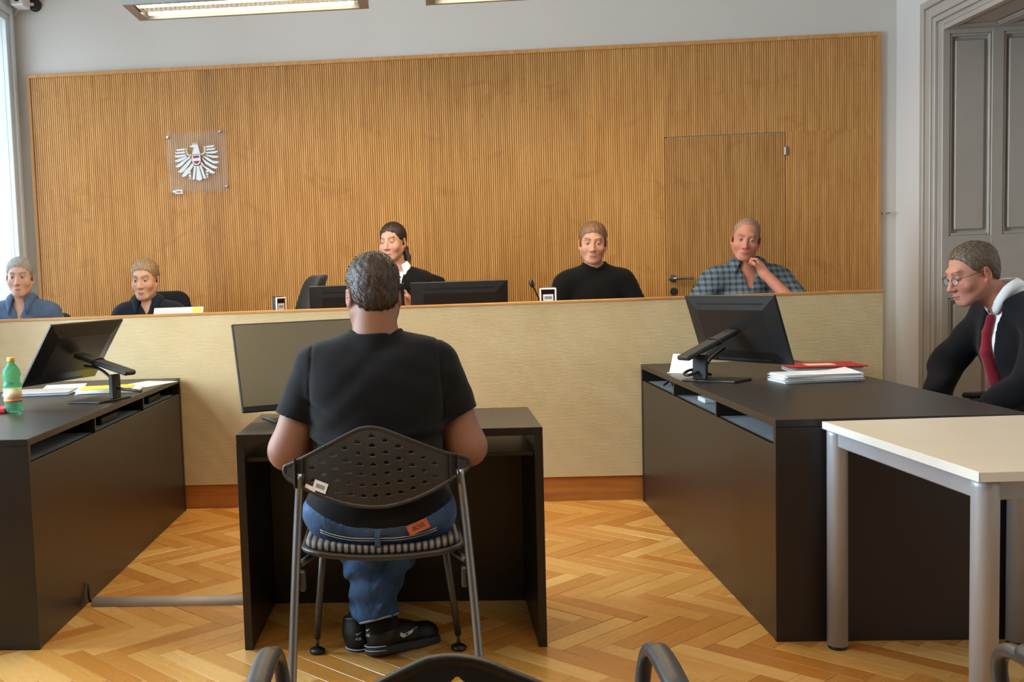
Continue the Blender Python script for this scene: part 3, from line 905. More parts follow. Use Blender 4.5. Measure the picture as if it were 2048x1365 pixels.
def stacking_chair(label, arms=False, foot=True):
    """local: origin on the floor under the seat centre, facing +y"""
    e = tag(empty('stacking_chair'), label, 'chair', 'stacking chairs with perforated backs')
    if 'back' not in CH:
        b = sdf_mesh('backrest', chair_back_sdf, (-.285, -.03, -.13), (.285, .09, .135), .0026, relax=0, mat=MAT['chair_shell'])
        CH['back'] = b.data; bpy.data.objects.remove(b)
    bk = link('backrest', CH['back'], None, e)
    bk.location = (-.010 if not arms else 0, -.205, .712 if not arms else .688); bk.rotation_euler = (-.10, 0, 0)
    for s in (-1, 1):
        for xx, w in ((.235, .004), (.212, .003)):
            MB().box((s * xx - w / 2, .020, -.052), (s * xx + w / 2, .046, .035), .001).build('back_rib', MAT['chair_shell'], bk)
    # seat: pan and striped pad
    def pan(P):
        x, y, z = P[:, 0], P[:, 1], P[:, 2]
        q = np.sqrt(np.maximum(np.abs(x) - .155, 0) ** 2 + np.maximum(np.abs(y) - .14, 0) ** 2) - .085
        top = .025 * (x / .24) ** 2 + .012 * (y / .22) ** 2
        return np.maximum(q, np.abs(z - top) - .009) 
    def pad(P):
        x, y, z = P[:, 0], P[:, 1], P[:, 2]
        q = np.sqrt(np.maximum(np.abs(x) - .155, 0) ** 2 + np.maximum(np.abs(y) - .14, 0) ** 2) - .078
        top = .025 * (x / .24) ** 2 + .012 * (y / .22) ** 2
        a = np.maximum(q + .016, 0); b = np.maximum(np.abs(z - top - .018) - .003, 0)
        return np.sqrt(a * a + b * b) - .009
    if 'pan' not in CH:
        for nm, fn in (('pan', pan), ('pad', pad)):
            b = sdf_mesh('seat_' + nm, fn, (-.26, -.24, -.03), (.26, .24, .085), .007 if nm == 'pan' else .006, mat=MAT['chair_shell'] if nm == 'pan' else MAT['stripe']); CH[nm] = b.data; bpy.data.objects.remove(b)
    for nm in ('pan', 'pad'):
        o = link('seat_' + nm, CH[nm], None, e); o.location = (0, .03, .438 if nm == 'pan' else .440)
    for s in (-1, 1):
        # rear leg runs up to carry the back
        lg = tube_part('rear_leg', [(s * .272, -.30, .0), (s * .262, -.245, .22), (s * .250, -.20, .43), (s * .238, -.172, .60), (s * .228, -.172, .70)], .0125, MAT['chrome'], e, smooth=5)
        # front leg, telescopic with round glide
        MB().tube([(s * .236, .300, .055), (s * .225, .265, .16), (s * .190, .18, .43)], .0115, 12).build('front_leg', MAT['darktube'], e)
        gl = MB().tube([(s * .238, .306, .018), (s * .236, .300, .06)], .006, 10).build('leg_extension', MAT['darktube'], e)
        MB().lathe([(.024, 0), (.026, .004), (.026, .012), (.018, .017), (.009, .020)], (s * .238, .306, .0006), 24).build('glide', MAT['black'], gl)
        MB().lathe([(.015, 0), (.015, .012)], (s * .272, -.302, .0006), 16).build('rear_glide', MAT['black'], lg)
        MB().box((s * .232 - .008, -.205, .36), (s * .232 + .008, -.175, .42), .004).build('stacking_clip', MAT['darktube'], e)
        # side rail under the seat
        tube_part('seat_rail', [(s * .242, -.19, .435), (s * .205, -.05, .432), (s * .190, .18, .432)], .010, MAT['darktube'], e)
        if arms:
            tube_part('arm_support', [(s * .243, -.185, .50), (s * .272, -.10, .66), (s * .278, -.02, .688), (s * .280, .10, .694), (s * .280, .165, .690), (s * .278, .195, .665), (s * .272, .195, .615), (s * .255, .15, .47), (s * .235, .12, .435)], .0115, MAT['darktube'], e, smooth=6)
            pd = MB().tube(smooth_path([(s * .279, -.04, .701), (s * .281, .06, .706), (s * .281, .13, .704)], 6), [.006] + [.017] * 11 + [.006], 14, flat=.75).build('arm_pad', MAT['chair_shell'], e)
    return e
CH = {}
defendant_chair = stacking_chair('chair the man in the black T-shirt sits on')
defendant_chair.location = (-.170, 3.245, 0); defendant_chair.rotation_euler.z = math.radians(2.2)
# stickers on the back of the occupied chair
bkd = [c for c in defendant_chair.children if c.name.startswith('backrest')][0]
def back_y(x, z): return .055 * (x / .27) ** 2 + .018 * (z / .11) ** 2 * .6
for (cx, cy), (w, h), rz, mt, bar in (((452, 612), (.042, .030), -.36, 'white', True), ((352, 632), (.034, .018), -.42, 'paper', False)):
    x, z = c2l(cx, cy)
    st = MB().box((-w / 2, -.0008, -h / 2), (w / 2, 0, h / 2)).build('inventory_sticker', MAT[mt], bkd)
    st.location = (x, back_y(x, z) - .0035 - (.001 if bar else 0), z); st.rotation_euler = (0, -rz, math.atan(2 * .055 * x / .27 ** 2))
    if bar: MB().box((-.013, -.0012, -.006), (.014, -.0009, .006)).build('sticker_print', MAT['grey_print'], st)
fc = stacking_chair('empty armchair with perforated back in the foreground, cut by the bottom edge', arms=True)
fc.location = (.027, 1.42, 0)
fc2 = copy_tree(fc); fc2.location = (1.085, 1.40, 0); fc2['label'] = 'empty armchair at lower right corner, only one armrest in view'

# ================================================================== monitors
def frame_matrix(c, e1, e2):
    e1, e2 = Vector(e1).normalized(), Vector(e2).normalized()
    y = e2.cross(e1)
    Mx = Matrix.Identity(4)
    for i in range(3): Mx[i][0], Mx[i][1], Mx[i][2], Mx[i][3] = e1[i], y[i], e2[i], c[i]
    return Mx
MAT['screen'] = mat_plain('screen_painted_reflection', '80765a', .3, var=.02)  # switched-off screen; olive base colour paints in the warm room it reflects
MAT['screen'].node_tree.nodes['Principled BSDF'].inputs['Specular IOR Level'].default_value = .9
MAT['cable_black'] = mat_plain('black_cable', '0c0c0c', .5)
def monitor(label, c, yaw, tilt, base, desk_z, post, arm, screen_to_camera=False, w=.54, h=.33, cable=None, group='flat monitors'):
    """c: panel centre; yaw/tilt of the panel; base: (x, y, rz) of the foot; post: top point; arm: end of the arm beyond the post"""
    e = tag(empty('monitor', (base[0], base[1], desk_z)), label, 'monitor', group)
    o3 = Vector((base[0], base[1], desk_z))
    e1 = Vector((math.cos(yaw), math.sin(yaw), 0)); q = Vector((-math.sin(yaw), math.cos(yaw), 0))
    e2 = Vector((0, 0, 1)) * math.cos(tilt) + q * math.sin(tilt)
    T = frame_matrix(Vector(c) - o3, e1, e2)
    s = 1 if screen_to_camera else -1           # local y of the back
    a, b = (-.006, .006)
    mb = MB().box((-w / 2, a, -h / 2), (w / 2, b, h / 2), .003)
    yb = sorted((s * .006, s * .024))
    # tapered back shell
    x1, z1, x2, z2 = w / 2 - .006, h / 2 - .006, w / 2 - .075, h / 2 - .065
    f, g = s * .006, s * .021
    vs = [(-x1, f, -z1), (x1, f, -z1), (x1, f, z1), (-x1, f, z1), (-x2, g, -z2), (x2, g, -z2), (x2, g, z2), (-x2, g, z2)]
    fs = [(4, 5, 6, 7), (0, 1, 5, 4), (1, 2, 6, 5), (2, 3, 7, 6), (3, 0, 4, 7)]
    mb.add(vs, fs)
    pn = mb.build('panel', MAT['black'], e, fix=True); pn.matrix_local = T
    MB().box((-w * .36, s * .0145 - .0016, h / 2 - .040), (w * .36, s * .0145 + .0016, h / 2 - .034)).build('vent_slot', MAT['cable_black'], pn)
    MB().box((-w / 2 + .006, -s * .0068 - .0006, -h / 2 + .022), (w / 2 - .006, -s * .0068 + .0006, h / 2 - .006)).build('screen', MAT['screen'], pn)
    MB().box((-w * .30, s * .006 - .004, -h / 2 + .004), (w * .30, s * .006 + .014, -h / 2 + .05), .008).build('connector_hump', MAT['black_soft'], pn)
    # foot, post, folding arm
    R = Matrix.Rotation(base[2], 4, 'Z')
    MB().box((-.125, -.085, .0), (.125, .085, .009), .003, R).build('base', MAT['black'], e)
    pt = Vector(post) - o3
    pd = Vector((pt.x, pt.y, .009))
    dirp = (pt - pd).normalized()
    T2 = Matrix.Translation(pd) @ R
    MB().box((-.032, -.011, 0), (.032, .011, pt.z - .009), .003, T2).build('post', MAT['black_soft'], e)
    back = T @ Vector((0, s * .03, 0)); ar = Vector(arm) - o3
    d = (back - ar); L = d.length
    Ta = frame_matrix(ar, d.normalized(), (Vector((0, 0, 1)) - d.normalized() * d.normalized().z).normalized())
    am = MB().box((0, -.036, -.011), (L, .036, .011), .006, Ta).build('arm', MAT['black_soft'], e)
    if cable:
        MB().tube(smooth_path([Vector(p) - o3 for p in cable], 8), .0065, 10).build('cable', MAT['cable_black'], e)
        mid = Ta @ Vector((L * .62, 0, 0))
        cl = MB(); 
        for k in range(13): pass
        cl.tube([Ta @ Vector((L * .62, .042 * math.cos(t), .018 * math.sin(t))) for t in [2 * PI * k / 14 for k in range(15)]], .004, 8)
        cl.build('cable_tie', MAT['cable_black'], e)
    return e
monitor('tilted black monitor seen from behind on the left desk beside the bottle', (-1.657, 4.892, .965), math.radians(71.6), math.radians(-33.6), (-1.515, 4.80, 1.25), .744,
        (-1.445, 4.80, .862), (-1.353, 4.755, .868), cable=[(-1.60, 4.86, .90), (-1.52, 4.83, .885), (-1.46, 4.81, .84), (-1.43, 4.80, .80), (-1.35, 4.76, .790), (-1.31, 4.75, .785)])
monitor('tilted black monitor seen from behind on the right desk beside the papers', (1.382, 5.028, .966), math.radians(-59.6), math.radians(-20.2), (1.255, 4.905, -.70), .744,
        (1.185, 4.905, .862), (1.095, 4.85, .851), cable=[(1.32, 5.02, .88), (1.25, 4.97, .84), (1.20, 4.92, .795), (1.13, 4.88, .775), (1.12, 4.93, .778), (1.17, 4.97, .79), (1.26, 5.02, .76)])
monitor('monitor with room reflection painted olive on its screen, turned to us on the middle desk', (-.481, 4.045, .940), math.radians(26.9), math.radians(16), (-.50, 3.97, .47), .744,
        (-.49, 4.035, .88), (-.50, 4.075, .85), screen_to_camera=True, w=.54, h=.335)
BWZ = .9505
monitor('wide black monitor back in front of the woman in the robe', (.158, 6.26, 1.092), 0.0, math.radians(-12), (.158, 6.30, 0), BWZ, (.158, 6.33, 1.03), (.158, 6.35, 1.05), w=.556, h=.265)
monitor('black monitor on the bench mostly hidden behind the seated man', (-.432, 6.28, 1.092), .10, math.radians(-12), (-.432, 6.32, 0), BWZ, (-.432, 6.35, 1.03), (-.432, 6.37, 1.05), w=.55, h=.265)

# ================================================================== small things on the desks
def deform_stack(n, w, d, t, jitter, rot, mat, name, seed):
    """loose pile of sheets, each a thin slab, slightly shifted"""
    r = random.Random(seed); mb = MB()
    for k in range(n):
        T = Matrix.Translation((r.uniform(-jitter, jitter), r.uniform(-jitter, jitter), k * t)) @ Matrix.Rotation(r.uniform(-rot, rot), 4, 'Z')
        mb.box((-w / 2, -d / 2, 0), (w / 2, d / 2, t * .8), 0, T)
    return mb
ps = empty('paper_stack', (1.645, 4.79, .7445), .06); tag(ps, 'thick pile of white documents at the edge of the right desk', 'paper stack')
for k, (n, z, s) in enumerate(((5, 0, 1), (5, .0120, 2), (4, .024, 5))):
    o = deform_stack(n, .33, .18, .0024, .008, .05, None, 'sheets', s).build('sheets', MAT['paper'], ps); o.location.z = z; o.rotation_euler.z = (.03, -.03, .05)[k]
mb = MB(); nxx = 8
vs = [(-.165 + .33 * i / nxx, -.09 + .18 * j, .0345 + (.012 * max(0, (i - 5) / 3) ** 2 if j == 1 else 0)) for j in (0, 1) for i in range(nxx + 1)]
mb.add(vs, [(i, i + 1, nxx + 2 + i, nxx + 1 + i) for i in range(nxx)], True); mb.build('curled_sheet', MAT['paper'], ps)
rf = empty('red_folder', (1.83, 5.25, .7445), -.04); tag(rf, 'red file folder with cream label lying behind the document pile', 'folder')
deform_stack(7, .30, .22, .0032, .006, .03, None, 'sheets', 4).build('file_contents', MAT['paper'], rf)
MB().box((-.17, -.125, .0235), (.17, .125, .0275), .001).build('cover', MAT['red'], rf)
MB().box((-.075, -.05, .0276), (.055, .045, .0280)).build('label_sheet', mat_plain('cream_label', 'e6d9c0', .7), rf)
# name card holder behind the right monitor
th = .0025
o = MB().prism([(-.045, 0), (-.0425, 0), (.012, .085), (.010, .087)], -.055, .055).prism([(.010, .087), (.012, .085), (.055, 0), (.058, .0)], -.055, .055).box((-.075, -.055, 0), (-.043, .055, .002)).build('card_holder', MAT['white'], fix=True)
o.location = (1.215, 5.36, .7445); o.rotation_euler.z = 1.0; tag(o, 'white slanted card holder standing behind the right monitor', 'card holder')
# left desk: bottle, laptop, papers
bt = tag(empty('water_bottle', (-1.772, 4.425, .7445)), 'green plastic bottle with yellow cap on the left desk', 'bottle')
m = NT('green_pet'); m.set(Roughness=.08); m.bsdf.inputs['Base Color'].default_value = lin('7fdcb0'); m.bsdf.inputs['Transmission Weight'].default_value = .85; m.bsdf.inputs['IOR'].default_value = 1.08
m.bsdf.inputs['Specular IOR Level'].default_value = .9
MB().lathe([(.026, 0), (.036, .003), (.0385, .012), (.037, .03), (.0365, .045), (.037, .048), (.037, .10), (.0385, .106), (.0385, .118), (.034, .128), (.0345, .14), (.039, .152), (.0385, .165), (.034, .180), (.022, .198), (.0145, .206), (.0135, .215)], n=32).build('bottle_body', m.mat, bt)
MB().lathe([(.0378, .046), (.0378, .102)], n=32).build('paper_label', mat_plain('cream_orange_label', 'd5b48a', .6, var=.2, vscale=40), bt)
MB().lathe([(.0381, .047), (.0381, .056)], n=32).build('label_stripe', mat_plain('orange_stripe', 'cf6a2c', .6), bt)
MB().lathe([(.0155, .214), (.016, .217), (.016, .229), (.0145, .232)], n=28).build('cap', mat_plain('yellow_cap', 'd9a01e', .45), bt)
lt = tag(empty('laptop', (-1.93, 5.17, .7445), .12), 'closed silver laptop lying on the left desk', 'laptop')
MB().box((-.16, -.11, 0), (.16, .11, .010), .003).build('base', mat_plain('silver_case', 'b9bcc0', .35, .7), lt)
MB().box((-.16, -.11, .0115), (.16, .11, .0175), .002).build('lid', mat_plain('silver_lid', 'c6c9cc', .35, .6), lt)
pp = tag(empty('paper_pile', (-1.60, 5.22, .7445), .18), 'white papers under a yellow folder behind the left monitor', 'paper pile')
deform_stack(6, .30, .21, .003, .007, .05, None, 'sheets', 9).build('sheets', MAT['paper'], pp)
MB().box((-.135, -.095, .0185), (.12, .10, .0215), .001).build('yellow_folder', MAT['yellow'], pp)
o = MB().box((-.10, -.14, 0), (.10, .14, .0012)).build('paper_sheet', MAT['paper']); o.location = (-1.50, 5.55, .7447); o.rotation_euler.z = -.35; tag(o, 'single white sheet at the far end of the left desk', 'paper')
o = MB().box((-.105, -.15, 0), (.105, .15, .0012)).build('paper_sheet', MAT['paper']); o.location = (-1.93, 5.52, .7447); o.rotation_euler.z = .25; tag(o, 'white sheet lying behind the closed laptop', 'paper')
o = MB().box((-.09, -.06, 0), (.09, .06, .018), .004).box((-.088, -.058, .0185), (.088, .058, .020), .001).build('red_booklet', MAT['red']); o.location = (-1.892, 4.43, .7447); o.rotation_euler.z = .15; tag(o, 'red booklet beside the bottle, cut by the left edge', 'booklet')

# ---- things on the judges bench
def desk_display(label, loc, rz):
    e = tag(empty('desk_display', loc, rz), label, 'display', 'small white framed displays on the bench')
    z = .125
    MB().box((-.045, -.03, 0), (.045, .05, .012), .004).build('foot', MAT['black'], e)
    MB().box((-.016, .005, .012), (.016, .022, z + .01), .003).build('stem', MAT['black'], e)
    MB().box((-.040, -.010, z), (.040, .022, z + .096), .006).build('housing', MAT['black'], e)
    fr = MB()
    for a, b in (((-.046, -.018, z), (-.037, -.008, z + .09)), ((.037, -.018, z), (.046, -.008, z + .09)), ((-.046, -.018, z + .082), (.046, -.008, z + .091)), ((-.046, -.018, z - .002), (.046, -.008, z + .007))): fr.box(a, b, .003)
    fr.build('frame', MAT['white'], e)
    s = MB().box((-.037, -.0125, z + .007), (.037, -.0102, z + .082)).build('screen', mat_plain('maroon_screen', '2a1118', .2), e)
    MB().box((-.028, -.0140, z + .020), (.028, -.0127, z + .056)).build('white_field', MAT['white'], s)
    MB().box((-.020, -.0148, z + .030), (.020, -.0142, z + .046)).build('grey_text_bar', MAT['grey_print'], s)
    return e
desk_display('white framed small display facing us beside the microphone on the bench', (.643, 6.07, BWZ), 0)
desk_display('white framed small display turned sideways before the empty black chair', (-.865, 6.12, BWZ), 1.05)
mc = tag(empty('microphone', (.645, 6.24, BWZ)), 'black gooseneck microphone on the bench beside the white display', 'microphone')
MB().box((-.05, -.05, 0), (.05, .07, .03), .008).build('base', MAT['black'], mc)
MB().tube(smooth_path([(0, .02, .03), (-.02, .0, .11), (-.055, -.05, .19), (-.075, -.08, .228)], 8), .0042, 10).build('gooseneck', MAT['black_soft'], mc)
MB().lathe([(.006, 0), (.012, .006), (.0135, .02), (.0135, .034), (.009, .044), (.003, .047)], n=18, T=Matrix.Translation((-.074, -.078, .220)) @ Matrix.Rotation(-.3, 4, 'Y')).build('capsule', MAT['black'], mc)
lp = tag(empty('laptop', (-1.505, 6.25, BWZ), -.02), 'open silver laptop with yellow sticker before the person in navy', 'laptop')
MB().box((-.15, 0, 0), (.15, .21, .014), .003).build('base', MAT['silver'] if 'silver' in MAT else mat_plain('silver_case_b', 'b9bcc0', .35, .6), lp)
ld = MB().box((-.15, -.004, 0), (.15, .004, .205), .003).build('lid', mat_plain('silver_lid_b', 'c9c9cb', .4, .3), lp); ld.rotation_euler.x = -.62; lp.rotation_euler.z = -.02; ld.location = (0, 0, .006)
MB().box((.085, -.0055, .165), (.14, -.0045, .195)).build('yellow_sticker', MAT['yellow'], ld)

# ---- office chairs
MAT['upholstery'] = mat_cloth('black_upholstery', '17181b', bump=.15)
def office_chair(label, loc, rz, top=1.06, dz=0.0, arms=True, cat='chair', width=.43):
    """origin on the floor, facing -y"""
    e = tag(empty('office_chair', loc, rz), label, cat, 'black office chairs')
    def back(P):
        x, y, z = P[:, 0], P[:, 1], P[:, 2]
        w = width / 2 - .03 * ((z - .3) / .3) ** 2
        q = np.sqrt(np.maximum(np.abs(x) - w + .07, 0) ** 2 + np.maximum(np.abs(z - .29) - .22, 0) ** 2) - .07
        bend = .20 - .05 * (x / .22) ** 2 + .05 * (z / .5) ** 2 - .02 * np.sin(z * 7)
        a = np.maximum(q + .018, 0); b = np.maximum(np.abs(y - bend) - .010, 0)
        return np.sqrt(a * a + b * b) - .018
    key = ('oc', width)
    if key not in CH:
        b = sdf_mesh('backrest', back, (-.28, .05, -.04), (.28, .36, .64), .011, mat=MAT['upholstery']); CH[key] = b.data; bpy.data.objects.remove(b)
    bk = link('backrest', CH[key], None, e); bk.location = (0, .02, top - .58)
    st = Sdf().ball((0, 0, 0), (.25, .25, .05))
    if 'seat' not in CH:
        def seat(P):
            x, y, z = P[:, 0], P[:, 1], P[:, 2]
            q = np.sqrt(np.maximum(np.abs(x) - .16, 0) ** 2 + np.maximum(np.abs(y) - .15, 0) ** 2) - .075
            return np.sqrt(np.maximum(q + .03, 0) ** 2 + np.maximum(np.abs(z - .012 * (x / .2) ** 2) - .008, 0) ** 2) - .03
        b = sdf_mesh('seat', seat, (-.26, -.26, -.06), (.26, .26, .08), .012, mat=MAT['upholstery']); CH['seat'] = b.data; bpy.data.objects.remove(b)
    s = link('seat', CH['seat'], None, e); s.location = (0, 0, .43 + dz)
    MB().lathe([(.028, .09), (.028, .25), (.02, .25), (.02, .40)], n=16).build('gas_lift', MAT['black'], e)
    for k in range(5):
        t = 2 * PI * k / 5 + .3
        lg = MB().tube([(0, 0, .10), (.15 * math.cos(t), .15 * math.sin(t), .085), (.29 * math.cos(t), .29 * math.sin(t), .066)], [.026, .020, .014], 10).build('base_spoke', MAT['black'], e)
        MB().lathe([(.026, -.02), (.028, -.012), (.028, .012), (.026, .02)], n=16, T=Matrix.Translation((.285 * math.cos(t), .285 * math.sin(t), .0285)) @ Matrix.Rotation(t + PI / 2, 4, 'Z') @ Matrix.Rotation(PI / 2, 4, 'Y')).build('caster', MAT['black'], lg)
    MB().tube(smooth_path([(0, .10, .40), (0, .20, .41), (0, .25, .48), (0, .245, top - .40)], 5), .02, 10).build('back_strut', MAT['black'], e)
    if arms:
        for sx in (-1, 1):
            MB().tube(smooth_path([(sx * .22, .05, .41), (sx * .28, .05, .45), (sx * .285, .05, .62)], 5), .016, 10).build('arm_post', MAT['black'], e)
            MB().box((sx * .285 - .035, -.13, .62), (sx * .285 + .035, .13, .645), .01).build('armrest', MAT['black_soft'], e)
    return e
PZ = .2205
office_chair('black office chair of the person in the blue shirt at far left', (-2.60, 6.86, PZ), 0, .88, -.10, arms=False)
office_chair('black office chair behind the person in the navy shirt', (-1.74, 6.86, PZ), .25, 1.00, -.10, arms=False)
office_chair('empty black office chair turned sideways left of the judge', (-.985, 6.86, PZ), -1.22, 1.07, .02, arms=False, width=.44)
office_chair('black office chair of the woman in the robe', (-.20, 6.92, PZ), 0, .93, -.01, arms=False)
office_chair('black office chair of the person in the black sweater', (.98, 6.88, PZ), -.25, .965, -.02, arms=False)
office_chair('black office chair of the man in the plaid shirt', (1.86, 6.86, PZ), .0, .93, -.03, arms=False)
oc = office_chair('black office chair with armrests under the man in the suit', (2.56, 4.76, 0), -PI / 2 + .20, .92, .0, arms=True)

# ================================================================== coat of arms on an acrylic sheet
PXM = 7.583 * 282.0
def em(x, y):   # drawing coordinates to metres around the centre, turned upright
    a, b = (x - 690) / PXM, -(y - 690) / PXM
    t = .033
    return (a * math.cos(t) - b * math.sin(t), a * math.sin(t) + b * math.cos(t))
pl = tag(empty('coat_of_arms_plaque', (-1.628, PY - .001, 2.123)), 'clear acrylic plaque with white heraldic eagle on the ribbed panelling', 'plaque')
MB().box((-.212, -.030, -.212), (.212, -.026, .212), .001).build('acrylic_sheet', MAT['acrylic'], pl)
for x, y in ((265, 285), (1070, 260), (1108, 1085), (300, 1108)):
    a, b = em(x, y)
    MB().lathe([(.009, 0), (.009, .030), (.0115, .030), (.0115, .036), (.009, .038)], n=18, T=Matrix.Translation((a, 0, b)) @ Matrix.Rotation(PI / 2, 4, 'X')).build('standoff', MAT['steel'], pl)
eg = empty('eagle'); eg.parent = pl
MAT['emblem_white'] = mat_plain('emblem_white', 'e4edf2', .4, var=.01); MAT['emblem_red'] = mat_plain('emblem_red', '9c1336', .45, var=.02); MAT['emblem_gold'] = mat_plain('emblem_gold', 'cfc4a6', .4)
MAT['emblem_dark'] = mat_plain('emblem_outline', '3a2b2b', .5)
def feather(poly, name='feather', mat='emblem_white', t=(-.0345, -.0305)):
    P = [em(*p) for p in poly]
    A = sum(P[i][0] * P[(i + 1) % len(P)][1] - P[(i + 1) % len(P)][0] * P[i][1] for i in range(len(P)))
    if A < 0: P = P[::-1]
    MB().prism(P, t[0], t[1]).build(name, MAT[mat], eg, fix=True)
feather([(590, 452), (625, 440), (640, 425), (720, 425), (748, 575), (622, 577), (655, 475), (640, 465), (610, 462)], 'head_and_neck')
feather([(642, 400), (722, 400), (722, 415), (642, 415)], 'mural_crown', 'emblem_gold')
for q in ([(378, 480), (515, 474), (515, 502), (400, 504)], [(362, 522), (515, 518), (515, 546), (385, 548)], [(345, 570), (522, 562), (522, 590), (440, 602), (372, 600)],
          [(342, 652), (420, 620), (545, 590), (530, 622), (440, 660), (380, 672)], [(352, 735), (420, 690), (575, 600), (600, 615), (520, 670), (450, 730), (390, 755)],
          [(385, 820), (450, 760), (540, 680), (612, 625), (620, 650), (560, 730), (470, 820), (430, 835)], [(435, 888), (500, 800), (560, 760), (622, 690), (640, 735), (580, 810), (510, 888), (465, 898)],
          [(845, 465), (972, 458), (972, 470), (950, 488), (845, 490)], [(845, 507), (992, 500), (975, 520), (955, 530), (845, 530)], [(832, 555), (1022, 546), (1000, 575), (950, 584), (835, 572)],
          [(828, 585), (900, 605), (1032, 632), (1005, 652), (940, 650), (850, 612)], [(775, 605), (850, 630), (930, 690), (1030, 712), (1000, 735), (940, 735), (870, 690)],
          [(762, 630), (830, 690), (900, 740), (1002, 795), (970, 815), (915, 800), (820, 730)], [(750, 690), (800, 760), (860, 800), (958, 870), (930, 882), (880, 875), (815, 800), (748, 730)],
          [(598, 948), (640, 745), (672, 750), (632, 945), (615, 955)], [(655, 950), (680, 750), (712, 750), (750, 950), (720, 970), (690, 970)], [(722, 748), (750, 740), (808, 942), (790, 950), (768, 940)]):
    feather(q)
for x in (565, 830):
    for y in (845, 890, 930): feather([(x - 20, y - 15), (x + 18, y - 17), (x + 16, y + 14), (x - 16, y + 15)] if y < 920 else [(x - 18, y - 10), (x + 18, y - 12), (x, y + 14)], 'talon_link')
for q in ([(522, 470), (552, 470), (556, 540), (580, 566), (620, 572), (620, 600), (570, 596), (535, 570)], [(808, 465), (838, 465), (836, 545), (800, 588), (755, 595), (755, 568), (790, 562), (806, 540)]): feather(q, 'wing_bone', 'emblem_gold')
sh = [(618, 588), (748, 584), (748, 670)] + [(683 + 65 * math.cos(t), 672 + 65 * math.sin(t)) for t in [PI * k / 10 for k in range(1, 10)]] + [(618, 672)]
def shrink(p, c, f): return [(c[0] + (x - c[0]) * f, c[1] + (y - c[1]) * f) for x, y in p]
feather(shrink(sh, (683, 655), 1.10), 'shield_outline', 'emblem_dark', (-.0352, -.0306)); feather(sh, 'shield', 'emblem_white', (-.0362, -.0306))
feather([(636, 600), (730, 597), (730, 630), (637, 633)], 'shield_bar', 'emblem_red', (-.0372, -.0308))
feather([(640, 678), (732, 675), (727, 690), (705, 712), (683, 718), (660, 713), (645, 697)], 'shield_bar', 'emblem_red', (-.0372, -.0308))
a, b = em(375, 1117)
tg = MB().box((a - .028, -.037, b - .016), (a + .028, -.0305, b + .016), .002).build('small_tag', MAT['white'], pl)
MB().box((a - .016, -.0378, b - .005), (a + .016, -.0372, b + .004)).build('tag_print', mat_plain('blue_grey_print', '6d7f95', .6), tg)

# ================================================================== people
def rotm(rx=0, ry=0, rz=0):
    """rotation matrix, applied x then y then z (degrees)"""
    return np.array(Euler((math.radians(rx), math.radians(ry), math.radians(rz)), 'XYZ').to_matrix())

def mat_skin(name, rough=.60):
    m = NT(name)
    at = m.n('ShaderNodeVertexColor', layer_name='Col')
    v = m.coords('Object')
    n = m.ramp(m.noise(v, 60, 4), [(.3, (.92, .88, .86, 1)), (.7, (1, 1, 1, 1))])
    m.l(m.mixc(.8, at.outputs[0], n, 'MULTIPLY'), m.bsdf.inputs['Base Color'])
    m.set(Roughness=rough); m.bsdf.inputs['Subsurface Weight'].default_value = .12
    m.bsdf.inputs['Subsurface Radius'].default_value = (.012, .004, .002); m.bsdf.inputs['Subsurface Scale'].default_value = 1
    m.bump(m.noise(v, 350, 3), .06, .002)
    return m.mat
MAT['skin'] = mat_skin('skin')
def mat_hair(name, a, b):
    m = NT(name)
    v = m.coords('Object', (1, 1, .25))
    g = m.noise(v, 170, 4, .6, .4)
    m.l(m.ramp(g, [(.3, lin(a)), (.7, lin(b))]), m.bsdf.inputs['Base Color']); m.set(Roughness=.5)
    m.bump(g, .6, .004)
    return m.mat

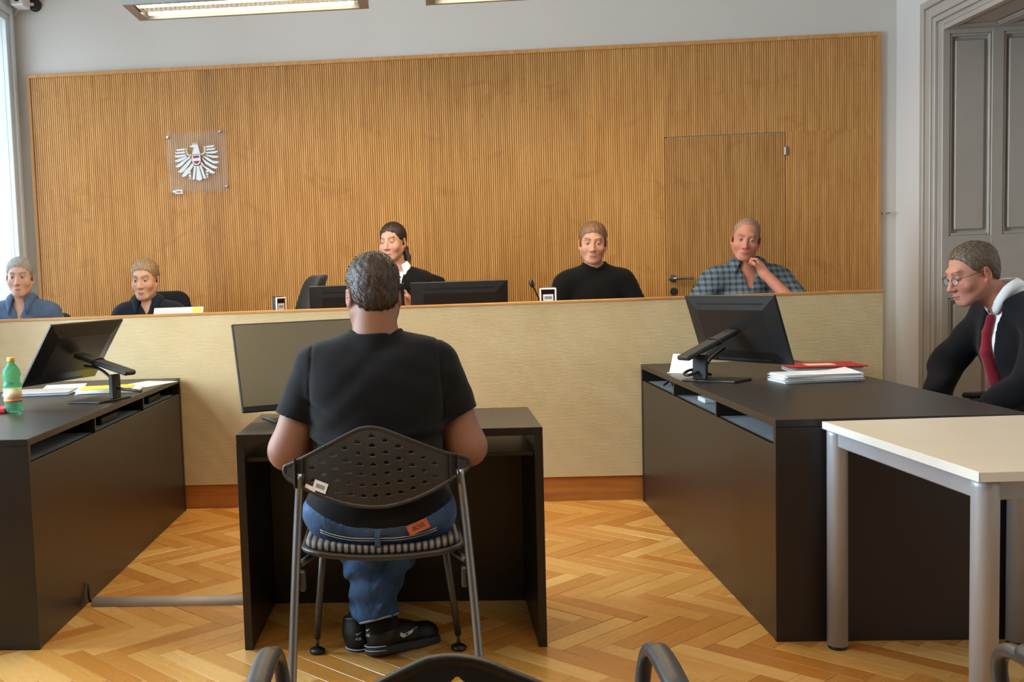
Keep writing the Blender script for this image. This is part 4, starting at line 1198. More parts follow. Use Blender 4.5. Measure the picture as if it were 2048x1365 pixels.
def head_sdf(S, C, R, s=1.0, jaw=1.0, nose=1.0, fem=0.0, cheek=1.0):
    """head facing local -y; C centre near the ear canals; R columns are the head axes"""
    R = np.array(R)
    def p(x, y, z): return np.array(C) + R @ (np.array((x, y, z)) * s)
    def ball(c, r, k=.02, neg=False): S.ball(p(*c), [q * s for q in r], k * s, R, neg)
    def cone(a, b, ra, rb, k): S.cone(p(*a), p(*b), ra * s, rb * s, k * s)
    ball((0, .014, .042), (.0745, .094, .084), .03)
    ball((0, -.030, -.028), (.064, .064, .078), .035)
    for sx in (-1, 1):
        cone((sx * .056, .008, -.045), (sx * .024, -.066, -.098), .016 * jaw, .015 * jaw, .03)
        ball((sx * .044, -.060, -.028), (.022 * cheek, .020, .022), .025)
    ball((0, -.074, -.100), (.021 * jaw, .017, .017), .025)
    cone((-.034, -.079, .030), (.034, -.079, .030), .012 - .004 * fem, .012 - .004 * fem, .022)
    for sx in (-1, 1): ball((sx * .0315, -.096, .008), (.017, .014, .0115), .014, True)
    ball((0, -.072, -.070), (.026, .022, .024), .02)
    cone((0, -.086, .016), (0, -.106, -.028), .0070, .0105 * nose, .012)
    ball((0, -.110, -.034), (.0115 * nose, .0115 * nose, .0095 * nose), .008)
    for sx in (-1, 1): ball((sx * .0125, -.099, -.037), (.0085 * nose, .010, .0078), .007)
    for sx in (-1, 1):     # lids around the eyeball
        ball((sx * .0315, -.0765, .0075), (.0145, .0145, .0145), .004)
        ball((sx * .0315, -.093, .0058), (.0128, .0075, .0033), .003, True)
    ball((0, -.0950, -.0665), (.0215, .0075, .0048), .004)
    ball((0, -.0935, -.0765), (.0185, .0078, .0056), .004)
    for sx in (-1, 1):     # ears
        Re = R @ rotm(12, 0, sx * 22)
        S.ball(p(sx * .079, .018, -.004), [.0075 * s, .0185 * s, .031 * s], .006 * s, Re)
        S.ball(p(sx * .084, .015, .0), [.005 * s, .010 * s, .018 * s], .005 * s, Re, True)
        S.ball(p(sx * .077, .010, -.030), [.0065 * s, .009 * s, .011 * s], .006 * s, Re)
    return p

def head_colors(co, C, R, s, base, lip, brow, cheek=.35, brow_w=1.0, stubble=0.0):
    L = (co - np.array(C)) @ np.array(R) / s
    x, y, z = np.abs(L[:, 0]), L[:, 1], L[:, 2]
    col = np.tile(np.array(lin(base)[:3]), (len(co), 1))
    def mix(c, w):
        nonlocal col
        w = np.clip(w, 0, 1)[:, None]; col = col * (1 - w) + np.array(c)[None] * w
    red = np.array(lin(base)[:3]) * np.array((1.05, .72, .66))
    mix(red, cheek * np.exp(-(((x - .043) / .020) ** 2 + ((z + .030) / .020) ** 2)) * (y < -.03))
    mix(red, cheek * np.exp(-((x / .014) ** 2 + ((z + .034) / .014) ** 2)) * (y < -.085))
    mix(red, .8 * cheek * ((x > .072) & (np.abs(z) < .05)))
    if stubble: mix(np.array(lin(base)[:3]) * .55, stubble * ((z < -.045) & (y < -.0) & (z > -.125)) * np.clip((.055 - np.abs(x - .01)) * 40, 0, 1))
    zc = np.where(x < .5, -.0710 - .0 * x, 0)
    lipm = np.clip(1.4 - np.sqrt((x / .0225) ** 2 + ((z + .0712) / .0105) ** 2) * 1.25, 0, 1) * (y < -.085)
    mix(lin(lip)[:3], lipm * .85)
    mix(np.array(lin(lip)[:3]) * .35, np.exp(-((z + .0712) / .0016) ** 2) * (x < .021) * (y < -.088) * .8)
    bz = .0285 + .007 * np.sin(np.clip((x - .012) / .04, 0, 1) * 2.4) 
    mix(lin(brow)[:3], np.exp(-((z - bz) / (.0042 * brow_w)) ** 4) * np.clip((x - .010) * 300, 0, 1) * np.clip((.052 - x) * 160, 0, 1) * (y < -.05))
    lash = np.exp(-((z - .0125 + ((x - .0315) / .016) ** 2 * .004) / .0018) ** 2) * (np.abs(x - .0315) < .0145) * (y < -.07)
    mix(np.array(lin(brow)[:3]) * .5, lash * .75)
    return col

def hair_fn(C, R, s, thr, grow=.010, clump=.0025, back=1.0, extra=None):
    """hair cap: cranium grown outwards, kept above a hairline z(y) that also rises with |x| near the temples"""
    R = np.array(R); C = np.array(C)
    base = Sdf().ball((0, .016, .044), (.0745 + grow, .094 + grow, .084 + grow))
    base.ball((0, .04, -.02), (.060 + grow, .058 + grow * back, .060), .03)
    if extra: extra(base)
    ty, tz = zip(*thr)
    def f(P):
        L = (P - C) @ R / s
        d = base(L)
        ang = np.arctan2(L[:, 1], L[:, 0])
        d = d + clump * (np.sin(ang * 22 + L[:, 2] * 60 + 2 * np.sin(L[:, 2] * 90)) * .5 + np.sin(ang * 41 - L[:, 2] * 130) * .3 + np.sin(L[:, 0] * 210 + L[:, 1] * 130) * .3)
        h = np.interp(L[:, 1], ty, tz)
        d = d + (grow * .95) * np.exp(-np.maximum(L[:, 2] - h, 0) / .024)
        cut = (h - L[:, 2]) * .8 + .0015 * np.sin(L[:, 0] * 330) + .001 * np.sin(L[:, 1] * 400)
        k = .008
        hh = np.clip(.5 + .5 * (cut - d) / k, 0, 1)
        return (d * (1 - hh) + cut * hh + k * hh * (1 - hh)) * s
    return f
SHORT = [(-.12, .078), (-.085, .072), (-.065, .062), (-.05, .046), (-.035, .018), (-.02, .004), (-.005, .006), (.012, .030), (.03, .022), (.045, -.03), (.08, -.065), (.13, -.075)]
RECEDING = [(-.12, .12), (-.075, .112), (-.055, .090), (-.045, .055), (-.03, .020), (-.02, .006), (-.005, .008), (.012, .030), (.03, .022), (.045, -.03), (.08, -.065), (.13, -.075)]
WOMAN = [(-.12, .082), (-.085, .076), (-.07, .068), (-.055, .050), (-.045, .022), (-.035, .004), (-.02, -.004), (-.008, .004), (.012, .028), (.03, .018), (.045, -.04), (.08, -.07), (.13, -.08)]

def hand_sdf(S, wr, d, n, thumb, curl=28, spread=.18, s=1.0):
    """d: pointing direction, n: where the palm faces, thumb: +-1 side along d x n"""
    wr, d, n = np.array(wr, float), nrm(d), np.array(n, float)
    n = nrm(n - d * (n @ d)); l = np.cross(d, n)
    Rm = np.stack([l, d, n], -1)
    S.ball(wr + d * .045 * s, (.037 * s, .048 * s, .0155 * s), .012, Rm)
    S.cone(wr - d * .02, wr + d * .03 * s, .026 * s, .027 * s, .015)
    for i, (off, ln) in enumerate(((-.027, .062), (-.009, .074), (.010, .070), (.028, .052))):
        off *= thumb * -1
        p = wr + d * (.082 - .004 * abs(i - 1)) * s + l * off * s
        a = 0; dd = nrm(d + l * off / .03 * spread * .5)
        r = .0088 * s
        for j, f in enumerate((.45, .31, .24)):
            a += math.radians(curl * (.7, 1.0, .8)[j])
            q = p + (dd * math.cos(a) + n * math.sin(a)) * ln * f * 1.05 * s
            S.cone(p, q, r, r * .92, .004); p, r = q, r * .92
    tb = wr + d * .022 * s + l * thumb * .026 * s + n * .004
    t1 = tb + nrm(d * .75 + l * thumb * .62 + n * .35) * .042 * s
    t2 = t1 + nrm(d * .9 + l * thumb * .15 + n * .42) * .030 * s
    S.chain([tb, t1, t2], [.0135 * s, .0105 * s, .0085 * s], .008)

class Person:
    """seated figure. local frame: origin on the seat, facing -y, +x is the person's left"""
    def __init__(s, label, loc, rz, lean=8, sc=1.0, sw=1.0, cw=1.0, bw=1.0, side=0, twist=0):
        s.root = tag(empty('person', loc, rz), label, 'person')
        L = math.radians(lean)
        s.u = np.array((math.sin(math.radians(side)), -math.sin(L), math.cos(L))); s.u /= np.linalg.norm(s.u)
        s.f = nrm(np.cross((1, 0, 0), s.u))                       # chest forward
        s.sc = sc; u = s.u * sc
        s.P0 = np.array((0, 0, .095))
        s.S = s.P0 + u * .435; s.N = s.P0 + u * .485
        t = math.radians(twist); s.lx = np.array((math.cos(t), math.sin(t), 0))
        s.torso = Sdf()
        Rb = np.stack([np.array((1, 0, 0)), nrm(np.cross(s.u, (1, 0, 0))), s.u], -1)
        s.Rb = Rb
        s.torso.ball(s.P0, (.172 * bw, .125 * bw, .112), .05)
        s.torso.ball(s.P0 + u * .15, (.148 * bw, .108 * bw, .13), .06, Rb)
        s.torso.ball(s.P0 + u * .30, (.165 * cw, .116 * cw, .165), .06, Rb)
        a = s.lx * .145 * sw * sc
        s.torso.cone(s.S - a - s.u * .01, s.S + a - s.u * .01, .062 * sc, .062 * sc, .05)
        for q in (-1, 1): s.torso.cone(s.N + s.u * .02, s.S + a * q * .85 + s.u * .01, .043, .050, .04)
        s.shL, s.shR = s.S + s.lx * .178 * sw * sc - s.u * .018, s.S - s.lx * .178 * sw * sc - s.u * .018
        s.arms, s.legs = {}, {}
        s.un, s.fn_ = s.u, s.f
    def neck_axis(s, deg):
        a = math.radians(deg); s.un = s.u * math.cos(a) + s.f * math.sin(a); s.fn_ = s.f * math.cos(a) - s.u * math.sin(a)
    def arm(s, side, el, wr, hd, hn, curl=28, r=1.0, thumb=None):
        sh = s.shL if side == 'L' else s.shR
        s.arms[side] = (sh, np.array(el), np.array(wr), r, hd, hn, curl, thumb if thumb is not None else (1 if side == 'L' else -1))
    def leg(s, side, knee, ankle, toe, r=1.0, hip=None):
        hp = np.array(hip if hip is not None else ((.09 if side == 'L' else -.09), -.02, .085))
        s.legs[side] = (hp, np.array(knee), np.array(ankle), np.array(toe), r)
    def default_legs(s, floor=-.44):
        s.leg('L', (.12, -.40, .075), (.12, -.36, floor + .09), (.13, -.53, floor + .035))
        s.leg('R', (-.12, -.40, .075), (-.12, -.36, floor + .09), (-.13, -.53, floor + .035))
    def arm_sdf(s, S, side, grow=0.0, to=2.0, k=.03):
        sh, el, wr, r = s.arms[side][:4]
        ua = (.055 * r + grow, .043 * r + grow); fa = (.042 * r + grow, .029 * r + grow)
        if to <= 1:
            e = sh + (el - sh) * to
            S.cone(sh, e, ua[0], ua[0] + (ua[1] - ua[0]) * to * .4, k, True); return
        S.cone(sh, el, ua[0], ua[1], k)
        t = min(to - 1, 1); e = el + (wr - el) * t
        S.cone(el, e, fa[0], fa[0] + (fa[1] - fa[0]) * t, k, to < 2)
    def leg_sdf(s, S, side, grow=0.0, cuff=1.0, k=.03):
        hp, kn, an, toe, r = s.legs[side]
        S.cone(hp, kn, .082 * r + grow, .058 * r + grow, k)
        e = kn + (an - kn) * cuff
        S.cone(kn, e, .056 * r + grow, (.056 + (.038 - .056) * cuff) * r + grow, k, cuff < 1.0 or grow > 0)
    def body(s, head, col, fine=.0034, arms_bare=True):
        S = Sdf().extend(s.torso)
        s.headC, s.headR, s.headS = np.array(head['C']), np.array(head.get('R', np.eye(3))), head.get('s', 1.0)
        hb = s.headC + s.headR @ np.array((0, .022, -.055)) * s.headS
        nr = head.get('neck', .054)
        S.cone(s.N - s.u * .03, hb, nr * 1.08, nr * .95, .03)
        p = head_sdf(S, s.headC, s.headR, s.headS, head.get('jaw', 1), head.get('nose', 1), head.get('fem', 0), head.get('cheek', 1))
        s.hp = p
        for sd in s.arms:
            s.arm_sdf(S, sd)
            sh, el, wr, r, hd, hn, curl, th = s.arms[sd]
            hand_sdf(S, wr, hd, hn, th, curl, s=.96 if r < .95 else 1.0)
        for sd in s.legs:
            s.leg_sdf(S, sd)
            hp_, kn, an, toe, r = s.legs[sd]
            S.cone(an, an - np.array((0, 0, .045)), .036, .034, .02); S.cone(an - np.array((0, 0, .045)), toe - np.array((0, 0, .010)), .032, .018, .02)
        lo, hi = s.bounds(S, .02)
        C, q = s.headC, s.headS
        fz = {0: (C[0] - .10 * q, C[0] + .10 * q, fine), 1: (C[1] - .13 * q, C[1] + .12 * q, fine), 2: (C[2] - .135 * q, C[2] + .14 * q, fine)}
        s.ob = sdf_mesh('body', S, lo, hi, .011, fz, MAT['skin'], s.root)
        co = np.zeros(len(s.ob.data.vertices) * 3, dtype=np.float32); s.ob.data.vertices.foreach_get('co', co); co = co.reshape(-1, 3).astype(float)
        vcol(s.ob.data, head_colors(co, C, s.headR, q, **col))
        for sx in (-1, 1):
            ey = link('eye', eye_mesh(head.get('iris', '5a6470')), None, s.root)
            gz = head.get('gaze', (0, 0))
            ey.matrix_local = Matrix.Translation(Vector(p(sx * .0315, -.0792, .0068))) @ Matrix(s.headR.tolist()).to_4x4() @ Euler((math.radians(gz[1]), 0, math.radians(gz[0]))).to_matrix().to_4x4() @ Matrix.Scale(q, 4)
        return S
    def bounds(s, S, pad):
        lo, hi = np.full(3, 9.), np.full(3, -9.)
        for kind, q, k, sg in S.p:
            if sg < 0 or kind == 'f': continue
            if kind == 'c':
                r = max(q[2], q[3]); pts = [q[0], q[1]]
            else: r = q[1].max(); pts = [q[0]]
            for p in pts: lo = np.minimum(lo, p - r); hi = np.maximum(hi, p + r)
        return lo - pad, hi + pad
    def garment(s, name, S, mat, h=.0085, wr=(.003, 1.0), fine=None, post=None):
        a, fr = wr
        def f(P):
            d = S(P)
            if a:
                x, y, z = P[:, 0] * fr, P[:, 1] * fr, P[:, 2] * fr
                d = d + a * (np.sin(38 * z + 14 * x + 3 * np.sin(17 * x + 11 * z) + 9 * y) * .5 + .5 * np.sin(24 * x - 31 * z + 16 * y + 2.5 * np.sin(19 * z)))
            return post(P, d) if post else d
        s.last = S
        lo, hi = s.bounds(S, .02)
        return sdf_mesh(name, f, lo, hi, h, fine, mat, s.root)
    def settle(s, c, base, off=.003, top=.10, low=-.06):
        """drop a point down the neck axis onto the torso surface"""
        hs = np.arange(top, low, -.002)
        d = base(c[None] + hs[:, None] * s.un[None])
        k = int(np.argmax(d < off)) if (d < off).any() else len(hs) - 1
        return c + s.un * hs[k]
    def neckband(s, mat, r, tube=.006, grow=.012, name='neckband', drop=.0):
        base = Sdf().extend(s.torso, grow); pts = []
        for i in range(41):
            t = 2 * PI * i / 40
            dv = s.fn_ * math.cos(t) + np.cross(s.un, s.fn_) * math.sin(t)
            pts.append(s.settle(s.N + dv * r, base, .001) - s.un * drop)
        P_ = np.array(pts)
        for _ in range(3): P_[:-1] = (P_[:-1] * 2 + np.roll(P_[:-1], 1, 0) + np.roll(P_[:-1], -1, 0)) / 4; P_[-1] = P_[0]
        return MB().tube([tuple(q) for q in P_], tube, 10, caps=False).build(name, mat, s.root)
    def shirt(s, name, mat, grow=.012, sleeve=1.9, neck_r=.062, neck_drop=.02, hem=.02, wr=(.003, 1), h=.0085, v=None, post=None, arm_grow=None, slope=.25):
        S = Sdf().extend(s.torso, grow)
        for sd in s.arms: s.arm_sdf(S, sd, (grow if arm_grow is None else arm_grow) + .004, sleeve)
        N, u, ff = s.N, s.un, s.fn_
        def neck(P):      # opening around the neck, lower at the front
            w = P - (N + u * (.035 - neck_drop)); t = w @ u
            r = np.sqrt(np.maximum((w * w).sum(1) - t * t, 0))
            return np.maximum(r - neck_r, -t - slope * (w @ ff))
        S.fn(neck, .008, True)
        if v:
            w0, dep = v
            def vee(P):
                w = P - (N + u * .03); t = -(w @ u); fwd = w @ ff
                return np.maximum(np.maximum(np.abs(w @ s.lx) - w0 * (1 - t / dep), t - dep), -fwd - .01)
            S.fn(vee, .006, True)
        if hem is not None:
            S.fn(lambda P: P[:, 2] - hem, .006, True)
        return s.garment(name, S, mat, h, wr, post=post)
    def trousers(s, mat, cuff=.93, grow=.014, top=.20, wr=(.004, .8), bw=1.0, h=.0095):
        S = Sdf().ball(s.P0, (.178 * bw + grow, .130 * bw + grow, .118 + grow * .5), .05)
        for sd in s.legs: s.leg_sdf(S, sd, grow, cuff)
        S.fn(lambda P: top - P[:, 2], .006, True)
        return s.garment('trousers', S, mat, h, wr)
    def shoes(s, mat):
        for sd in s.legs:
            hp_, kn, an, toe, r = s.legs[sd]
            d = toe - an; d[2] = 0; d = nrm(d)
            fl = toe[2] - .028
            S = Sdf().cone((an[0], an[1], fl + .045), np.array((toe[0], toe[1], fl + .035)), .044, .036, .03)
            S.cone(an - d * .03 + np.array((0, 0, -.02)), an - d * .03 + np.array((0, 0, .0)) , .043, .045, .03)
            S.fn(lambda P: P[:, 2] - fl, .004, True)
            lo, hi = s.bounds(S, .02)
            sdf_mesh('shoe', S, lo, hi, .008, None, mat, s.root)
    def collar(s, mat, r=.066, h=.026, open_=.55, lift=.0, leaf=1.5, name='collar', point=.35, grow=.013):
        """folded shirt collar: stand and leaf lying on the shoulders"""
        mb = MB(); n = 36; vs = []; u, f = s.un, s.fn_
        base = Sdf().extend(s.torso, grow)
        k = 6
        for i in range(n + 1):
            t = open_ + (2 * PI - 2 * open_) * i / n
            dirv = f * math.cos(t) + np.cross(u, f) * math.sin(t)
            fr = max(0, math.cos(t)) ** 2
            foot = s.settle(s.N + dirv * r * .98, base, -.006)
            foot = s.N + dirv * r * .98 + u * ((foot - s.N) @ u)
            hh = h * (1 - .25 * fr)
            top = foot + u * (hh + lift)
            out = s.settle(s.N + dirv * r * (leaf + point * fr), base, .006)
            for q in (foot - u * .01, foot + u * (hh + lift) * .8, top, top + dirv * .007 - u * .002, (top + dirv * .010) * .45 + out * .55 + dirv * .004, out): vs.append(q)
        mb.add([tuple(v) for v in vs], [(i * k + j, (i + 1) * k + j, (i + 1) * k + j + 1, i * k + j + 1) for i in range(n) for j in range(k - 1)], True)
        o = mb.build(name, mat, s.root)
        md = o.modifiers.new('thickness', 'SOLIDIFY'); md.thickness = .0026; md.offset = 0
        return o
    def on_front(s, x, t, off=.004):
        """point on the front of the last garment, x across and t up the spine"""
        a = s.P0 + s.u * t + s.lx * x + s.f * .30
        for _ in range(60):
            d = float(s.last(a[None])[0])
            if d < off: break
            a = a - s.f * max(d - off, .0008)
        return a
    def hair(s, mat, thr=SHORT, grow=.010, clump=.0025, h=.0045, extra=None, name='hair'):
        f = hair_fn(s.headC, s.headR, s.headS, thr, grow, clump, extra=extra)
        C = s.headC
        o = sdf_mesh(name, f, C - .16, C + .17, h, None, mat, s.root)
        s.strands(o, mat)
        return o
    def strands(s, o, mat, n=1500, length=.026, flow=(0, 1, -.25), seed=1):
        """short locks lying over the hair mass, combed along flow (head axes)"""
        r = np.random.default_rng(seed); me = o.data
        co = np.zeros(len(me.vertices) * 3, dtype=np.float32); me.vertices.foreach_get('co', co); co = co.reshape(-1, 3).astype(float)
        no = np.zeros(len(me.vertices) * 3, dtype=np.float32); me.vertex_normals.foreach_get('vector', no); no = no.reshape(-1, 3).astype(float)
        L = (co - s.headC) @ s.headR; Ln = no @ s.headR
        ok = np.where((Ln * (L - np.array((0, .014, .03)))).sum(1) > .03)[0]
        if len(ok) == 0: return
        q = r.choice(ok, n)
        p, nn = L[q], Ln[q]
        fl = np.tile(np.array(flow, float), (n, 1)) + r.normal(0, .16, (n, 3)) + np.stack([np.zeros(n), np.zeros(n), -1.2 * np.clip(.06 - p[:, 2], 0, .1) / .1], -1)
        fl -= nn * (fl * nn).sum(1)[:, None]; fl /= np.linalg.norm(fl, axis=1)[:, None] + 1e-9
        sd = np.cross(fl, nn); ln = length * r.uniform(.6, 1.2, n) * s.headS; w = r.uniform(.0009, .0020, n)
        V = []
        for k in range(4):
            t = k / 3
            c = p + fl * (ln * (t - .25))[:, None] - nn * ((ln * (t - .25)) ** 2 / .17)[:, None] + nn * (.0005 + .0016 * math.sin(PI * t))
            ww = (w * (1.0, 1.0, .7, .1)[k])[:, None]
            V += [c - sd * ww, c + sd * ww]
        V = (np.stack(V, 1).reshape(-1, 3) @ s.headR.T) + s.headC
        b = np.arange(n)[:, None] * 8
        F = np.concatenate([b + np.array(f_) for f_ in ((0, 1, 3, 2), (2, 3, 5, 4), (4, 5, 7, 6))])
        m2 = bpy.data.meshes.new('hair_strands'); m2.from_pydata(V.tolist(), [], F.tolist())
        m2.polygons.foreach_set('use_smooth', np.ones(len(F), dtype=bool))
        h_ = link('hair_strands', m2, mat, o); h_['kind'] = 'stuff'
    def sock(s, mat, sd):
        hp_, kn, an, toe, r = s.legs[sd]
        d = nrm(kn - an)
        MB().tube([tuple(an + d * t) for t in (-.045, 0, .04, .09)], [.050, .050, .052, .055], 16).build('sock', mat, s.root)
    def buttons(s, mat, pts):
        for p in pts:
            MB().lathe([(.0055, 0), (.0055, .002)], n=10, T=Matrix.Translation(Vector(p)) @ Matrix.Rotation(PI / 2, 4, 'X')).build('button', mat, s.root)

EYES = {}
def eye_mesh(iris):
    if iris in EYES: return EYES[iris]
    mb = MB(); nu, nv, r = 20, 14, .0118
    vs = [(r * math.sin(PI * j / nv) * math.cos(2 * PI * i / nu), -r * math.cos(PI * j / nv), r * math.sin(PI * j / nv) * math.sin(2 * PI * i / nu)) for j in range(nv + 1) for i in range(nu)]
    mb.add(vs, [(j * nu + i, j * nu + (i + 1) % nu, (j + 1) * nu + (i + 1) % nu, (j + 1) * nu + i) for j in range(nv) for i in range(nu)], True)
    me = mb.mesh('eye')
    cols = []
    for v in vs:
        q = math.degrees(math.acos(max(-1, min(1, -v[1] / r))))
        cols.append(lin('0a0a0a')[:3] if q < 15 else (lin(iris)[:3] if q < 34 else lin('a8a19a')[:3]))
    vcol(me, np.array(cols))
    if 'eye' not in MAT:
        m = NT('eyeball'); a = m.n('ShaderNodeVertexColor', layer_name='Col'); m.l(a.outputs[0], m.bsdf.inputs['Base Color']); m.set(Roughness=.1); MAT['eye'] = m.mat
    me.materials.append(MAT['eye']); EYES[iris] = me
    return me
MAT['dark_trouser'] = mat_cloth('dark_trousers', '1d1f24')
MAT['dark_shoe'] = mat_plain('dark_leather', '15120f', .4)

def lettering(curve, parent):
    t = bpy.data.objects.new('tmp', curve); me = bpy.data.meshes.new_from_object(t); bpy.data.objects.remove(t)
    o = bpy.data.objects.new(curve.name, me); COL.objects.link(o); o.parent = parent
    return o
# ---- person at far left, blue shirt
SEAT_Z = .665
P = Person('person in blue-grey button shirt at the far left of the bench', (-2.60, 6.80, SEAT_Z - .075), 0, lean=6, sw=1.0)
P.arm('L', (.27, -.10, .32), (.20, -.33, .33), (-.3, -1, 0), (0, 0, -1)); P.arm('R', (-.27, -.10, .32), (-.20, -.33, .33), (.3, -1, 0), (0, 0, -1))
P.default_legs(-.37)
P.body(dict(C=(.0, -.075, .745), R=rotm(0, 0, 10), iris='5a6470'), dict(base='c9a291', lip='a8716a', brow='7a736c'))
MAT['blue_shirt'] = mat_cloth('blue_grey_shirt', '4d6280', wrinkle=1.2)
P.shirt('shirt', MAT['blue_shirt'], .013, 1.9, v=(.045, .12), wr=(.004, 1.0)); P.collar(MAT['blue_shirt'])
P.hair(mat_hair('grey_hair', '8b8781', 'b5b1aa'), SHORT)
P.trousers(MAT['dark_trouser']); P.shoes(MAT['dark_shoe'])
P.buttons(MAT['white'], [P.P0 + P.u * t + P.f * .132 * k for t, k in ((.26, 1.02), (.34, 1.0))])

# ---- person in the navy shirt
P = Person('person in dark navy shirt behind the open laptop', (-1.795, 6.82, SEAT_Z - .105), 0, lean=8, sw=.98, side=1)
P.arm('L', (.27, -.12, .30), (.16, -.36, .33), (-.3, -1, 0), (0, 0, -1)); P.arm('R', (-.26, -.12, .30), (-.16, -.36, .33), (.3, -1, 0), (0, 0, -1))
P.default_legs(-.37)
P.body(dict(C=(.0, -.09, .735), R=rotm(6, 0, -6)), dict(base='c39a80', lip='a36c60', brow='6b5844'))
MAT['navy_shirt'] = mat_cloth('navy_shirt', '141c28', wrinkle=1.2, sheen=.1)
P.shirt('shirt', MAT['navy_shirt'], .013, 1.9, v=(.035, .09), wr=(.004, 1.0)); P.collar(MAT['navy_shirt'])
P.hair(mat_hair('light_brown_hair', '8a6f52', 'a98c6a'), SHORT)
P.trousers(MAT['dark_trouser']); P.shoes(MAT['dark_shoe'])

# ---- the woman in the robe
P = Person('woman with dark tied-back hair wearing a black robe with white collar', (-.205, 6.86, SEAT_Z + .015), 0, lean=6, sw=.92, cw=.90, bw=.92)
P.arm('L', (.29, -.10, .33), (.07, -.30, .42), (-.35, -.2, .9), (-.8, -.3, -.2), 50, .88); P.arm('R', (-.25, -.13, .30), (-.10, -.30, .40), (.3, -.2, .9), (.8, -.3, -.2), 50, .88)
P.default_legs(-.45)
hr = rotm(2, -3, -24)
P.body(dict(C=(-.025, -.075, .790), R=hr, s=.965, jaw=.85, nose=.92, fem=1, neck=.046, iris='6d7a86', gaze=(-14, 0), cheek=1.05), dict(base='c1917a', lip='9c5d54', brow='4a3426', cheek=.30, brow_w=.8), fine=.0026)
MAT['robe'] = mat_cloth('black_robe', '08080c', wrinkle=1.0, sheen=.05); MAT['robe_trim'] = mat_cloth('violet_velvet', '17122a', sheen=.5)
def cape(Pp, d): return d
P.shirt('robe', MAT['robe'], .030, 1.8, neck_r=.068, neck_drop=.035, hem=-.05, wr=(.007, .7), v=(.034, .14), arm_grow=.035)
# wide shoulder collar of the robe
S = Sdf()
for q in (-1, 1):
    a = P.S + P.lx * q * .05 + P.u * .045; b = P.S + P.lx * q * .262 + P.u * .004
    S.cone(a, b, .080, .036, .02)
    S.cone(P.S + P.lx * q * .06 + P.f * .07 + P.u * .01, P.S + P.lx * q * .22 + P.f * .07 - P.u * .06, .05, .035, .03)
def ring(Pq):
    w = Pq - (P.N + P.u * .0); t = w @ P.u
    return np.sqrt(np.maximum((w * w).sum(1) - t * t, 0)) - .066
S.fn(ring, .006, True)
S.fn(lambda Q: np.abs((Q - P.S) @ P.lx) - .055 + .4 * np.minimum((Q - P.S) @ P.f, 0), .006, True)
P.garment('robe_cape', S, MAT['robe'], .0075, (.004, .8))
P.shirt('blouse', MAT['paper'], .010, .2, neck_r=.056, neck_drop=.012, hem=.30, wr=(.002, 1)); P.collar(MAT['paper'], r=.056, h=.030, open_=.5, name='blouse_collar', lift=.012)
dark = mat_hair('dark_brown_hair', '1d120c', '3a2618')
def pony(b):
    b.chain([(0, .105, .005), (.012, .125, -.05), (.035, .118, -.11), (.055, .095, -.155)], [.030, .026, .022, .014], .02)
C0, R0 = P.headC, P.headR
f0 = hair_fn(C0, R0, P.headS, WOMAN, .008, .0014)
def fpart(Q):
    L = (Q - C0) @ R0 / P.headS
    return f0(Q) + .0035 * np.exp(-(L[:, 0] / .0035) ** 2) * (L[:, 2] > .05) * (L[:, 1] < .0)
P.strands(sdf_mesh('hair', fpart, C0 - .15, C0 + .16, .0038, None, dark, P.root), dark, 1600, .034, (0, 1, -.15))
S = Sdf(); pts = [(0, .095, .02), (.02, .112, -.04), (.045, .098, -.10), (.062, .075, -.150)]
S.chain([C0 + R0 @ np.array(p) for p in pts], [.032, .024, .019, .010], .02)
P.garment('ponytail', S, dark, .005, (.002, 3))
for sx in (1,):
    q = P.hp(sx * .083, .008, -.044)
    MB().tube([tuple(q + np.array((0, .007 * math.cos(t), .009 * math.sin(t) - .008))) for t in [2 * PI * k / 14 for k in range(15)]], .0011, 6).build('earring', mat_plain('gold', 'b58a3c', .3, .9), P.root)
P.trousers(MAT['dark_trouser']); P.shoes(MAT['dark_shoe'])

# ---- person in the black sweater
P = Person('person in black crew-neck sweater behind the microphone', (1.005, 6.83, SEAT_Z + .0), 0, lean=6, sw=1.02)
P.arm('L', (.285, -.08, .30), (.21, -.31, .30), (-.3, -1, 0), (0, 0, -1)); P.arm('R', (-.275, -.08, .30), (-.20, -.31, .30), (.3, -1, 0), (0, 0, -1))
P.default_legs(-.44)
P.body(dict(C=(-.01, -.075, .752), R=rotm(4, 3, -8)), dict(base='b98a72', lip='9a6257', brow='58442f'))
MAT['black_knit'] = mat_cloth('black_sweater', '070708', wrinkle=.8, sheen=.05)
P.shirt('sweater', MAT['black_knit'], .014, 1.95, neck_r=.062, neck_drop=.012, wr=(.003, .9), slope=0.0); P.neckband(MAT['black_knit'], .068, .010, .012)
P.hair(mat_hair('brown_hair', '6b4f37', '8a6849'), SHORT)
P.trousers(MAT['dark_trouser']); P.shoes(MAT['dark_shoe'])

